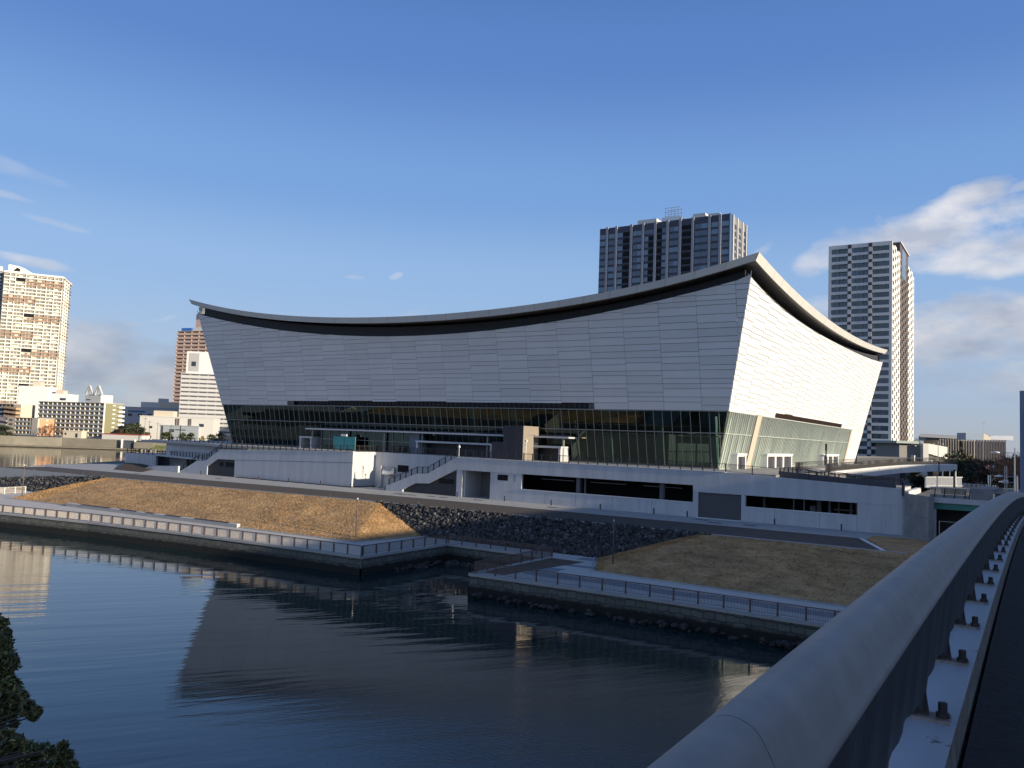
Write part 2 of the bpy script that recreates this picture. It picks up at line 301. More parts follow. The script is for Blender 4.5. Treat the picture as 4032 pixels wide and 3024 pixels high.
# stone seawall: coursed granite, dark and wet below the tide line
sw = bpy.data.materials.new('granite_seawall'); sw.use_nodes = True; n = sw.node_tree.nodes; l = sw.node_tree.links; p = n['Principled BSDF']; p.inputs['Roughness'].default_value = .8
g = n.new('ShaderNodeNewGeometry'); sp = n.new('ShaderNodeSeparateXYZ'); l.new(g.outputs['Position'], sp.inputs[0])
ad = n.new('ShaderNodeMath'); l.new(sp.outputs[0], ad.inputs[0]); l.new(sp.outputs[1], ad.inputs[1]); cb = n.new('ShaderNodeCombineXYZ'); l.new(ad.outputs[0], cb.inputs[0]); l.new(sp.outputs[2], cb.inputs[1])
dn = n.new('ShaderNodeTexNoise'); dn.inputs['Scale'].default_value = 1.3; l.new(cb.outputs[0], dn.inputs['Vector'])
dx = n.new('ShaderNodeMix'); dx.data_type = 'VECTOR'; dx.inputs[0].default_value = .34; l.new(cb.outputs[0], dx.inputs[4]); l.new(dn.outputs['Color'], dx.inputs[5])
bk = n.new('ShaderNodeTexBrick'); bk.inputs['Scale'].default_value = 1; bk.inputs['Brick Width'].default_value = .62; bk.inputs['Row Height'].default_value = .36; bk.inputs['Mortar Size'].default_value = .03; bk.inputs['Bias'].default_value = -.1; bk.inputs['Mortar Smooth'].default_value = .3
bk.inputs['Color1'].default_value = (.15,.15,.13,1); bk.inputs['Color2'].default_value = (.105,.11,.098,1); bk.inputs['Mortar'].default_value = (.06,.06,.055,1); l.new(dx.outputs[1], bk.inputs['Vector'])
tn = n.new('ShaderNodeTexNoise'); tn.inputs['Scale'].default_value = 1.1; tn.inputs['Detail'].default_value = 6; l.new(cb.outputs[0], tn.inputs['Vector'])
ta = n.new('ShaderNodeMath'); ta.operation = 'MULTIPLY_ADD'; ta.inputs[1].default_value = .5; l.new(tn.outputs[0], ta.inputs[0]); l.new(sp.outputs[2], ta.inputs[2])
mr = n.new('ShaderNodeMapRange'); mr.inputs[1].default_value = 2.95; mr.inputs[2].default_value = 3.25; l.new(ta.outputs[0], mr.inputs[0])
mx = n.new('ShaderNodeMix'); mx.data_type = 'RGBA'; mx.inputs[6].default_value = (.012,.012,.010,1); l.new(mr.outputs[0], mx.inputs[0]); l.new(bk.outputs[0], mx.inputs[7]); l.new(mx.outputs[2], p.inputs['Base Color'])
bp = n.new('ShaderNodeBump'); bp.inputs['Strength'].default_value = .8; bp.inputs['Distance'].default_value = .06; l.new(bk.outputs['Fac'], bp.inputs['Height']); bp.invert = True; l.new(bp.outputs[0], p.inputs['Normal'])
def seawall(pts, label):
    r = empty('seawall', (0,0,0), 0, label, 'sea wall', 'granite sea walls of the promenade'); b = MB(); c = MB()
    for (x0,y0),(x1,y1) in zip(pts, pts[1:]):
        d = Vector((x1-x0, y1-y0, 0)).normalized(); nn = Vector((d.y,-d.x,0))
        a = Vector((x0,y0,0)); e = Vector((x1,y1,0))
        b.quad(*(a+nn*.25+Vector((0,0,ZW-1.5)), e+nn*.25+Vector((0,0,ZW-1.5)), e+nn*.05+Vector((0,0,ZP-.18)), a+nn*.05+Vector((0,0,ZP-.18))))
        c.hexa([a+nn*.14+Vector((0,0,ZP-.18)), e+nn*.14+Vector((0,0,ZP-.18)), e-nn*.35+Vector((0,0,ZP-.18)), a-nn*.35+Vector((0,0,ZP-.18)), a+nn*.14+Vector((0,0,ZP+.06)), e+nn*.14+Vector((0,0,ZP+.06)), e-nn*.35+Vector((0,0,ZP+.06)), a-nn*.35+Vector((0,0,ZP+.06))])
    b.build('stone_face', sw, r); c.build('coping', CONC, r)
seawall(edge[:7], 'long granite sea wall under the brown post railing of the left promenade')
seawall(edge[6:8], 'short sunlit-side granite wall forming the left side of the inlet')
seawall(edge[7:9], 'granite wall at the back of the inlet behind the loose boulders')
seawall(edge[8:], 'granite sea wall of the shaded right promenade with boulders at its foot')
# ------------------------------------------------------------------ grass embankments
GRASS = ramp_mat('dry_winter_turf', [(.31,.19,.080),(.50,.305,.135),(.62,.385,.19)], .55, rough=1.0, bump=.6, bscale=2.2, stretch=(1,1.6,1))
gm = GRASS.node_tree.nodes; gl = GRASS.node_tree.links
t2 = gm.new('ShaderNodeTexNoise'); t2.inputs['Scale'].default_value = 6; t2.inputs['Detail'].default_value = 6; t2.inputs['Roughness'].default_value = .75
gl.new(next(x for x in gm if x.type == 'MAPPING').outputs[0], t2.inputs['Vector'])
mr2 = gm.new('ShaderNodeMapRange'); mr2.inputs[1].default_value = .35; mr2.inputs[2].default_value = .65; mr2.inputs[3].default_value = .84; mr2.inputs[4].default_value = 1.14; gl.new(t2.outputs[0], mr2.inputs[0])
vs = gm.new('ShaderNodeVectorMath'); vs.operation = 'SCALE'; src = next(x for x in gm if x.type == 'VALTORGB'); gl.new(src.outputs[0], vs.inputs[0]); gl.new(mr2.outputs[0], vs.inputs['Scale']); gl.new(vs.outputs[0], gm['Principled BSDF'].inputs['Base Color'])
t3 = gm.new('ShaderNodeTexNoise'); t3.inputs['Scale'].default_value = .16; t3.inputs['Detail'].default_value = 5; t3.inputs['Roughness'].default_value = .6; gl.new(next(x for x in gm if x.type == 'MAPPING').outputs[0], t3.inputs['Vector'])
mr3 = gm.new('ShaderNodeMapRange'); mr3.inputs[1].default_value = .38; mr3.inputs[2].default_value = .62; mr3.inputs[3].default_value = .86; mr3.inputs[4].default_value = 1.10; gl.new(t3.outputs[0], mr3.inputs[0])
vs3 = gm.new('ShaderNodeVectorMath'); vs3.operation = 'SCALE'; gl.new(vs.outputs[0], vs3.inputs[0]); gl.new(mr3.outputs[0], vs3.inputs['Scale']); gl.new(vs3.outputs[0], gm['Principled BSDF'].inputs['Base Color'])
from mathutils import noise as NZ
def bank(name, foot, top, nu=90, nv=16, amp=.10, tufts=9000):     # foot and top polylines (same count), lofted with a little unevenness
    def samp(pl, t):
        t *= len(pl)-1; i = min(int(t), len(pl)-2); f = t-i; a, b = Vector(pl[i]), Vector(pl[i+1]); return a+(b-a)*f
    m = MB()
    for i in range(nu+1):
        for j in range(nv+1):
            q = samp(foot, i/nu).lerp(samp(top, i/nu), j/nv); e = math.sin(math.pi*j/nv)*min(1, 6*min(i, nu-i)/nu+.15)
            q.z += NZ.noise(Vector((q.x*.35, q.y*.35, 3)))*amp*2*e + NZ.noise(Vector((q.x*1.3, q.y*1.3, 1)))*amp*.7*e + .16*e
            m.v.append(tuple(q))
    for i in range(nu):
        for j in range(nv):
            a = i*(nv+1)+j; m.f.append((a, a+nv+1, a+nv+2, a+1))
    tf = MB(); rt = random.Random(len(name)+int(foot[0][0]))
    for _ in range(tufts):
        i_ = rt.randrange(nu); j_ = rt.randrange(nv); fu, fv = rt.random(), rt.random(); k_ = i_*(nv+1)+j_; q = Vector(m.v[k_]).lerp(Vector(m.v[k_+nv+1]), fu).lerp(Vector(m.v[k_+1]).lerp(Vector(m.v[k_+nv+2]), fu), fv)
        for _b in range(4):
            an = rt.random()*6.28; w_ = rt.uniform(.03,.06); h_ = rt.uniform(.03,.09); dx_, dy_ = math.cos(an)*w_, math.sin(an)*w_; ox, oy = rt.uniform(-.1,.1), rt.uniform(-.1,.1)
            tf.quad((q.x+ox-dx_,q.y+oy-dy_,q.z-.01),(q.x+ox+dx_,q.y+oy+dy_,q.z-.01),(q.x+ox+dx_*.3-dy_*.8,q.y+oy+dy_*.3+dx_*.8,q.z+h_))
    tag(tf.build('grass_tufts', GRASS), kind='stuff')
    return struct(name, m, GRASS, True)
bank('grass_embankment', [(-141.5,71.5,ZP+.02),(-137,66.5,ZP+.02),(-131.1,66.9,ZP+.02),(-84,68.6,ZP+.02),(-65.2,69.4,ZP+.02),(-63.0,80.0,ZP+.02)],
     [(-131.6,79.3,ZR),(-131.6,79.3,ZR),(-131.0,79.6,ZR),(-90,81.7,ZR),(-73.4,82.5,ZR),(-73.4,82.55,ZR)], 110)
bank('grass_embankment', [(-39.6,80.3,ZP+.02),(-35.4,71.1,ZP+.02),(-13.1,70.4,ZP+.02),(12,70.0,ZP+.02)],
     [(-28.9,82.5,ZR),(-28.4,82.5,ZR),(-13.1,82.5,ZR),(12,82.5,ZR)], 100)
struct('grass_verge', MB().prism([(-11.0,83.05),(12,83.05),(12,96),(-14.4,96.5),(-14.4,92.6)], 6.9, ZR+.06), GRASS)
# thin kerbs at the foot of the turf
kb = MB()
for a, b in (((-137.5,66.1,ZP),(-131.1,66.6,ZP)),((-131.1,66.6,ZP),(-84,68.3,ZP)),((-84,68.3,ZP),(-64.9,69.1,ZP)),((-64.9,69.1,ZP),(-62.8,79.6,ZP)),((-39.9,80.0,ZP),(-35.6,70.8,ZP)),((-35.6,70.8,ZP),(-13.1,70.1,ZP)),((-13.1,70.1,ZP),(8,69.7,ZP))):
    kb.beam(Vector(a)+Vector((0,0,.03)), Vector(b)+Vector((0,0,.03)), .16, .18)
struct('turf_kerb', kb, CONC)
# ------------------------------------------------------------------ riprap
ROCKM = bpy.data.materials.new('quarry_rock'); ROCKM.use_nodes = True; n = ROCKM.node_tree.nodes; l = ROCKM.node_tree.links; p = n['Principled BSDF']; p.inputs['Roughness'].default_value = .85
g = n.new('ShaderNodeNewGeometry'); rr = n.new('ShaderNodeValToRGB'); rr.color_ramp.elements[0].color = (.018,.018,.020,1); rr.color_ramp.elements[1].color = (.085,.082,.08,1); rr.color_ramp.elements[1].position = .85
e = rr.color_ramp.elements.new(.97); e.color = (.16,.16,.155,1); l.new(g.outputs['Random Per Island'], rr.inputs[0]); l.new(rr.outputs[0], p.inputs['Base Color'])
ICO = None
def ico():
    t = (1+5**.5)/2
    v = [Vector(q).normalized() for q in ((-1,t,0),(1,t,0),(-1,-t,0),(1,-t,0),(0,-1,t),(0,1,t),(0,-1,-t),(0,1,-t),(t,0,-1),(t,0,1),(-t,0,-1),(-t,0,1))]
    f = [(0,11,5),(0,5,1),(0,1,7),(0,7,10),(0,10,11),(1,5,9),(5,11,4),(11,10,2),(10,7,6),(7,1,8),(3,9,4),(3,4,2),(3,2,6),(3,6,8),(3,8,9),(4,9,5),(2,4,11),(6,2,10),(8,6,7),(9,8,1)]
    return v, f
IV, IF = ico()
def rock(m, c, s):
    rot = Matrix.Rotation(random.random()*6.28, 3, Vector((random.gauss(0,1),random.gauss(0,1),random.gauss(0,1))).normalized())
    sc = Vector((random.uniform(.7,1.25), random.uniform(.6,1.0), random.uniform(.5,.85)))*s; k = len(m.v)
    for v in IV:
        q = rot @ Vector((v.x*sc.x*random.uniform(.75,1.2), v.y*sc.y*random.uniform(.75,1.2), v.z*sc.z*random.uniform(.75,1.2))); m.v.append((c[0]+q.x, c[1]+q.y, c[2]+q.z))
    m.f += [(a+k, b+k, c_+k) for a, b, c_ in IF]
def riprap(name, label, fa, fb, ta, tb, n, s):
    m = MB(); bs = MB()
    bs.quad(fa, fb, tb, ta)
    for i in range(n):
        u, v = random.random(), random.random(); q = Vector(fa).lerp(Vector(fb), u).lerp(Vector(ta).lerp(Vector(tb), u), v)
        rock(m, (q.x, q.y, q.z+random.uniform(-.08,.16)), s*random.uniform(.55,1.15))
    m.v += bs.v and [tuple(Vector(q)-Vector((0,0,.25))) for q in bs.v]; k = len(m.v)-4; m.f.append((k,k+1,k+2,k+3))
    return tag(m.build(name, ROCKM), label, 'rock slope', kind='stuff')
riprap('rock_slope', 'dark broken quarry stone slope between the promenade and the road, right of the sunlit turf', (-64.5,79.3,ZP),(-37.5,79.3,ZP),(-74.0,82.5,ZR),(-27.6,82.5,ZR), 4600, .30)
riprap('rock_slope', 'dark broken quarry stone slope left of the sunlit turf bank below the road', (-172,77,ZP),(-139,75.3,ZP),(-176,80,ZR-.5),(-130.5,79.6,ZR), 3400, .36)
# boulders at the water's edge
def boulders(name, label, group, pts, s, spread, nn, zb):
    protos = []
    for k in range(5):
        m = MB(); rock(m, (0,0,0), 1); protos.append(m)
    ms = []
    for i, pr_ in enumerate(protos):
        o = pr_.build(name, ROCKW); ms.append(o.data); bpy.data.objects.remove(o)
    for i in range(nn):
        t = random.random()*(len(pts)-1); k = int(t); a = Vector(pts[k]).lerp(Vector(pts[k+1]), t-k); sc = s*random.uniform(.55,1.3)
        o = inst(ms[i % 5], name, (a.x+random.uniform(-spread,spread), a.y+random.uniform(-spread,spread)*.8, zb+random.uniform(-.12,.22)), None, (sc,sc,sc*.8), random.random()*6.28)
        tag(o, label, 'boulder', group)
ROCKW = mat('shore_boulder_stone', (.05,.045,.04), .8, var=.4, vscale=1.5, bump=.5, bscale=6)
boulders('boulder', 'rough grey-brown boulder lying at the waterline inside the inlet', 'boulders piled inside the inlet', [(-56.2,66.5),(-56.2,71),(-55.8,74.2),(-53.5,74.3),(-50.5,74.0),(-47,74.4),(-44.2,74.8)], .42, .75, 95, ZW+.05)
boulders('boulder', 'dark boulder at the foot of the shaded right sea wall', 'boulders along the right sea wall', [(-42,60.5),(-26,61.2),(-13,61.2),(-9,61.2)], .36, .35, 110, ZW+.15)
0 and boulders('boulder', 'small dark boulder at the foot of the long left sea wall', 'boulders along the left sea wall', [(-118,54.6),(-100,57.5),(-84,59.2),(-70,60.3)], .26, .3, 40, ZW+.2)
# near bank under the bridge end, out of the water on the camera's side
nb = MB().prism([(-70,-60),(20,-60),(20,2),(-30,4),(-70,3)], -1, 4.2); struct('near_bank', nb, GR)
# ================================================================== ARENA
import numpy as np
TL = .22
pf = np.polyfit([-145.82,-140.23,-131.16,-123.35,-115.9,-106.67,-95.4,-83.21,-74.44,-55.87,-49.61,-44.53,-36.28,-30.87],[39.82,38.59,37.08,35.82,34.75,34.03,33.52,33.32,33.42,34.9,35.69,36.41,37.83,38.8],4)
pr_ = np.polyfit([105.28,119.44,144.99,165.43,193.21,216.12],[38.8,37.48,36.79,36.88,37.45,38.45],4)
rf = np.polyfit([-147.16,-137.33,-122.96,-105.99,-93.83,-72.58,-54.62,-42.85,-35.68,-29.34],[42.71,40.65,38.35,36.91,36.34,36.24,37.47,38.91,40.15,41.54],4)
rr_ = np.polyfit([103.64,118.19,135.03,159.84,181.88,215.77],[41.54,40.14,39.21,38.9,39.39,41.27],4)
ztF = lambda x: float(np.polyval(pf, x)); ztR = lambda y: float(np.polyval(pr_, y))
zrF = lambda x: float(np.polyval(rf, x)); zrR = lambda y: float(np.polyval(rr_, y))
class Face:
    def __init__(s, B0, U, O, Lb, top): s.B=Vector((*B0,0)); s.U=Vector((*U,0)); s.O=Vector((*O,0)); s.L=Lb; s.n=(s.O-Vector((0,0,TL))).normalized(); s.top=top
    def P(s, u, z, d=0):
        k = TL*(z-ZD); u = max(-k, min(s.L+k, u)); return s.B+s.U*u+Vector((0,0,z))+s.O*k+s.n*d
FF = Face((-140,111),(1,0),(0,-1),103.5, lambda u: ztF(-140+u)); FR = Face((-36.5,111),(0,1),(1,0),102.5, lambda u: ztR(111+u))
FL = Face((-140,213.5),(0,-1),(-1,0),102.5, lambda u: ztR(213.5-u)+1.0); FB = Face((-36.5,213.5),(-1,0),(0,1),103.5, lambda u: ztF(-36.5-u))
arena = empty('arena', (-88,162,ZD), 0, 'huge white panelled arena hall with sweeping concave roof and outward leaning walls', 'arena')
def local(o, p=arena):                 # meshes are written in world coordinates; keep them there under the parent
    o.parent = p; o.matrix_parent_inverse = Matrix.Translation(p.location).inverted() if p.rotation_euler.z == 0 else p.matrix_basis.inverted(); return o
def cladding(face, zb, slot=None, cw=5.57, off=0, mod=1.86, seed=1, stepped=False):
    rnd = random.Random(seed); m = MB(); bk = MB(); u0 = -6.5
    nb_ = 40
    for i in range(nb_):                # backing sheet
        a = u0+(face.L+13)*i/nb_; b = u0+(face.L+13)*(i+1)/nb_; zs = zb+.02
        if slot and slot[0]-.1 < (a+b)/2 < slot[1]+.1: zs = slot[3]+.02
        bk.quad(face.P(a,zs,-.10), face.P(b,zs,-.10), face.P(b,face.top(b)-.05,-.10), face.P(a,face.top(a)-.05,-.10))
    u = off-cw*2; c = 0; sh = .0; fr = .5
    while u < face.L+7:
        a, b = u, u+cw; u = b; c += 1
        k = max(TL*30, 0)
        if b < -6 or a > face.L+6: continue
        if stepped: shift = (c % 2)*mod*.5*0 + (c*0.31 % 1)*mod; 
        else: shift = 0
        seams = []; z = zb-mod*1.0 + shift; q = 0
        while z < 45:
            seams.append(z)
            f = [.62,.40,.52,.66,.36,.5][(c*2+q*(1 if stepped else 1)+rnd.choice((0,0,1))) % 6]
            seams.append(z+mod*f); z += mod; q += 1
        seams = [zb]+[s_ for s_ in seams if s_ > zb+.35]
        for z0, z1 in zip(seams, seams[1:]):
            if slot and slot[0]-.1 < (a+b)/2 < slot[1]+.1:
                if z1 <= slot[3]+.3: continue
                z0 = max(z0, slot[3])
            parts = [(a, b)]
            for (a1, b1) in parts:
                ta, tb = face.top(a1)-.02, face.top(b1)-.02
                if max(ta, tb) <= z0+.05: continue
                if ta < z0+.02: a1 = a1+(b1-a1)*(z0+.02-ta)/(tb-ta); ta = z0+.02
                elif tb < z0+.02: b1 = b1-(b1-a1)*(z0+.02-tb)/(ta-tb); tb = z0+.02
                zt_ = z1-.035; seg_ = [(a1, b1, min(zt_,ta), min(zt_,tb))]
                if (ta-zt_)*(tb-zt_) < 0:        # the roof curve crosses this panel: split it there
                    xc = a1+(b1-a1)*(zt_-ta)/(tb-ta); seg_ = [(a1, xc, min(zt_,ta), zt_), (xc, b1, zt_, min(zt_,tb))]
                g_ = .022; dt = .0; db = .07
                for si, (a1, b1, za1, zb1) in enumerate(seg_):      # panels past the leaning corner are trimmed to it
                    ga = g_ if si == 0 else 0; gb_ = g_ if si == len(seg_)-1 else 0
                    if a1+ga > face.L+TL*(z1-ZD) or b1-gb_ < -TL*(z1-ZD): continue
                    p0, p1, p2, p3 = face.P(a1+ga,z0+.02,db), face.P(b1-gb_,z0+.02,db), face.P(b1-gb_,zb1,dt), face.P(a1+ga,za1,dt)
                    m.quad(p0,p1,p2,p3); m.quad(face.P(a1+ga,z0+.02,-.1), face.P(b1-gb_,z0+.02,-.1), p1, p0)
                    m.quad(face.P(b1-gb_,z0+.02,-.1), face.P(b1-gb_,zb1,-.1), p2, p1); m.quad(face.P(a1+ga,za1,-.1), face.P(a1+ga,z0+.02,-.1), p0, p3)
    return m, bk
def add_clad(face, nm, **k):
    m, bk = cladding(face, 21.22, **k); o = local(m.build('panel_cladding', PANEL)); b = bk.build('panel_backing', GAP); local(b); return o
add_clad(FF, 'f', slot=(20.7, 84.3, 21.4, 22.05), off=1.25, seed=3)
add_clad(FR, 'r', slot=(22.0, 79.0, 21.4, 21.98), off=-.2, seed=5, stepped=True, cw=5.5)
add_clad(FL, 'l', seed=8); add_clad(FB, 'b', seed=9)
# slot louvres above the glass
for face, (a, b, z0, z1), nm in ((FF,(20.7,84.3,21.3,22.03),0), (FR,(22.0,79.0,21.3,21.96),1)):
    m = MB(); m.quad(face.P(a,z0,-.3), face.P(b,z0,-.3), face.P(b,z1,-.3), face.P(a,z1,-.3)); n_ = int((b-a)/.9)
    for i in range(n_+1):
        x = a+(b-a)*i/n_; m.hexa([face.P(x-.05,z0,-.3), face.P(x+.05,z0,-.3), face.P(x+.05,z0,-.1), face.P(x-.05,z0,-.1), face.P(x-.05,z1,-.3), face.P(x+.05,z1,-.3), face.P(x+.05,z1,-.1), face.P(x-.05,z1,-.1)][:8])
    local(m.build('louvre_slot', DARK if nm == 0 else mat('brown_louvre', (.12,.08,.07), .6)))
    if nm == 0: local(MB().quad(face.P(a,z1,.06),face.P(b,z1,.06),face.P(b,z1,-.3),face.P(a,z1,-.3)).build('slot_head', GAP))
# clerestory band under the roof, set back from the cladding
def band(face, n_=60):
    m = MB(); st = MB()
    for i in range(n_):
        a = -5.0+(face.L+10.0)*i/n_; b = -5.0+(face.L+10.0)*(i+1)/n_
        q = [face.P(a,face.top(a)-1.0,-.75), face.P(b,face.top(b)-1.0,-.75)]
        x0, x1 = q; za = zroof(x0.x,x0.y)-1.0; zb_ = zroof(x1.x,x1.y)-1.0
        m.quad(x0, x1, Vector((x1.x,x1.y,zb_+.3)), Vector((x0.x,x0.y,za+.3)))
        st.quad(face.P(a,face.top(a)-.03,.02), face.P(b,face.top(b)-.03,.02), face.P(b,face.top(b)-.03,-.9), face.P(a,face.top(a)-.03,-.9))
        zm0 = (face.top(a)+za)/2; zm1 = (face.top(b)+zb_)/2
        st.beam((x0.x+face.O.x*.06,x0.y+face.O.y*.06,zm0), (x1.x+face.O.x*.06,x1.y+face.O.y*.06,zm1), .10, .10)
    return m, st
def zroof(x, y): return zrF(max(-147.2,min(-29.3,x)))+zrR(max(103.6,min(217,y)))-zrR(103.64)+ (0 if x > -60 else 0)
for f in (FF, FR, FL, FB):
    m, st = band(f); local(m.build('clerestory_band', DARK)); local(st.build('clerestory_trim', CHAR))
# roof shell
X0r, X1r, Y0r, Y1r = -147.2, -29.34, 103.64, 216.5
rm = MB(); nx, ny = 72, 48
gx = [X0r+(X1r-X0r)*i/nx for i in range(nx+1)]; gy = [Y0r+(Y1r-Y0r)*j/ny for j in range(ny+1)]
for x in gx:
    for y in gy: rm.v.append((x, y, zroof(x,y)))
for i in range(nx):
    for j in range(ny): a = i*(ny+1)+j; rm.f.append((a,a+ny+1,a+ny+2,a+1))
local(rm.build('roof', PANEL2, smooth=True))
sf = MB(); ins = .55
for x in gx:
    for y in gy:
        xx = X0r+ins+(x-X0r)*(X1r-X0r-2*ins)/(X1r-X0r); yy = Y0r+ins*.6+(y-Y0r)*(Y1r-Y0r-2*ins)/(Y1r-Y0r); sf.v.append((xx, yy, zroof(x,y)-.98+.75*min(1, min(xx-X0r-ins, X1r-ins-xx, yy-Y0r-ins*.6, Y1r-ins*1.4-yy, 1.2)/1.2 if min(xx-X0r-ins, X1r-ins-xx, yy-Y0r-ins*.6, Y1r-ins*1.4-yy) > 0 else 0)))
for i in range(nx):
    for j in range(ny):
        if 3 < i < nx-4 and 3 < j < ny-4: continue
        a = i*(ny+1)+j; sf.f.append((a,a+1,a+ny+2,a+ny+1))
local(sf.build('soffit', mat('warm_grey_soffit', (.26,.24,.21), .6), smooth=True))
fa = MB(); fb = MB()
def fascia(p, q, ip, iq, g):
    p, q, ip, iq = map(Vector, (p,q,ip,iq)); d = (q-p).normalized()*g
    out = Vector((d.y,-d.x,0)).normalized()*.03
    fb.quad(ip,iq,q,p); fa.quad(ip+d+out, iq-d+out, q-d+out, p+d+out); fa.quad(p+d+out, q-d+out, q-d, p+d); fa.quad(ip+d+out,ip+d,iq-d,iq-d+out)
def IN(x, y): return (X0r+ins+(x-X0r)*(X1r-X0r-2*ins)/(X1r-X0r), Y0r+ins*.6+(y-Y0r)*(Y1r-Y0r-2*ins)/(Y1r-Y0r), zroof(x,y)-.98)
def edgewalk(pts):
    for (x0,y0),(x1,y1) in zip(pts, pts[1:]):
        fascia((x0,y0,zroof(x0,y0)+.02),(x1,y1,zroof(x1,y1)+.02),IN(x0,y0),IN(x1,y1),.02)
ln = lambda a, b, k: [a+(b-a)*i/k for i in range(k+1)]
edgewalk([(x,Y0r) for x in ln(X0r,X1r,28)]); edgewalk([(X1r,y) for y in ln(Y0r,Y1r,27)]); edgewalk([(x,Y1r) for x in ln(X1r,X0r,28)]); edgewalk([(X0r,y) for y in ln(Y1r,Y0r,27)])
local(fb.build('fascia_backing', GAP)); local(fa.build('roof_fascia', PANEL2))
# ---- glazing
GLF = glass('dark_green_glass', (.30,.39,.37), (.50,.66,.62), 1.85, 0, .02); GLR = glass('pale_green_glass', (.72,.80,.76), .7, 1.5, 0, .02)
_n = GLR.node_tree.nodes; _l = GLR.node_tree.links; _o = next(x for x in _n if x.type == 'OUTPUT_MATERIAL'); _s = _o.inputs[0].links[0].from_socket   # pale frit on side glass; fade and streaks are reflections put into its colour
_d = _n.new('ShaderNodeBsdfDiffuse'); _d.inputs[0].default_value = (.60,.68,.60,1); _x = _n.new('ShaderNodeMixShader'); _g = _n.new('ShaderNodeNewGeometry'); _p = _n.new('ShaderNodeSeparateXYZ'); _l.new(_g.outputs['Position'], _p.inputs[0])
_m = _n.new('ShaderNodeMapRange'); _m.inputs[1].default_value = 13; _m.inputs[2].default_value = 20.5; _m.inputs[3].default_value = .62; _m.inputs[4].default_value = .26; _l.new(_p.outputs[2], _m.inputs[0]); _w = _n.new('ShaderNodeMapping'); _w.inputs['Scale'].default_value = (0,1.25,.10); _l.new(_g.outputs['Position'], _w.inputs[0]); _t = _n.new('ShaderNodeTexNoise'); _t.inputs['Scale'].default_value = 1; _t.inputs['Detail'].default_value = 3; _l.new(_w.outputs[0], _t.inputs['Vector']); _r = _n.new('ShaderNodeMapRange'); _r.inputs[1].default_value = .35; _r.inputs[2].default_value = .65; _r.inputs[3].default_value = .45; _r.inputs[4].default_value = 1.45; _l.new(_t.outputs[0], _r.inputs[0]); _q = _n.new('ShaderNodeMath'); _q.operation = 'MULTIPLY'; _q.use_clamp = True; _l.new(_m.outputs[0], _q.inputs[0]); _l.new(_r.outputs[0], _q.inputs[1]); _l.new(_q.outputs[0], _x.inputs[0]); _l.new(_s, _x.inputs[1]); _l.new(_d.outputs[0], _x.inputs[2]); _l.new(_x.outputs[0], _o.inputs[0])
MULL = mat('grey_mullion', (.30,.30,.28), .5)
def glaze(face, u0, u1, step, gm, z1=21.22):
    gl_ = MB(); fr = MB(); n_ = round((u1-u0)/step); pt = -.02 if face is not FR else .0
    gl_.quad(face.P(u0,ZD,-.12), face.P(u1,ZD,-.12), face.P(u1 if u1 < face.L else u1+9,z1,-.12), face.P(u0 if u0 > 0 else u0-9,z1,-.12))
    o = local(gl_.build('glazing', gm))
    for i in range(-3, n_+4):
        u = u0+step*i; k = 0
        if u < u0-.01 and u0 > .5: continue
        if u > u1+.01 and u1 < face.L-.5: continue
        zlo = ZD
        if u < 0: zlo = ZD-u/TL
        if u > face.L: zlo = ZD+(u-face.L)/TL
        if zlo > z1-.2: continue
        fr.hexa([face.P(u-.032,zlo,-.13),face.P(u+.032,zlo,-.13),face.P(u+.032,zlo,pt),face.P(u-.032,zlo,pt),face.P(u-.032,z1,-.13),face.P(u+.032,z1,-.13),face.P(u+.032,z1,pt),face.P(u-.032,z1,pt)])
    for z, w in ((18.1,.05),(z1-.05,.06),(ZD+.08,.07)):
        a = u0-(TL*(z-ZD) if u0 <= 0 else 0); b = u1+(TL*(z-ZD) if u1 >= face.L else 0)
        fr.hexa([face.P(a,z-w,-.11),face.P(b,z-w,-.11),face.P(b,z-w,.095),face.P(a,z-w,.095),face.P(a,z+w,-.11),face.P(b,z+w,-.11),face.P(b,z+w,.095),face.P(a,z+w,.095)])
    fo = fr.build('glazing_frame', MULL if gm is GLF else mat('pale_grey_frame', (.50,.54,.50), .45), o); fo.matrix_parent_inverse = o.matrix_parent_inverse @ Matrix.Identity(4); fo.parent = o; fo.matrix_parent_inverse = Matrix.Identity(4)
    return o
glaze(FF, 0, 103.5, 1.385, GLF)
glaze(FR, 0, 11.4, .95, GLR); glaze(FR, 14.2, 88.5, .95, GLR)
FINM = mat('pale_green_glass_fin', (.80,.86,.80), .35)
def fins(u0, u1):
    m = MB(); u = u0+.47
    while u < u1:
        m.hexa([FR.P(u-.012,ZD,.10),FR.P(u+.012,ZD,.10),FR.P(u+.012,ZD,.16),FR.P(u-.012,ZD,.16),FR.P(u-.012,21.1,.10),FR.P(u+.012,21.1,.10),FR.P(u+.012,21.1,.16),FR.P(u-.012,21.1,.16)]); u += .95
    return m
FM = glass('fin_glass', (.55,.66,.60), .6, 1.5)
ff = fins(.2, 11.2); ff2 = fins(14.4, 88.3); ff.v += []; k = len(ff.v); ff.f += [tuple(i+k for i in f) for f in ff2.f]; ff.v += ff2.v
local(ff.build('glass_fins', FINM))
glaze(FL, 0, 102.5, 1.4, GLF)
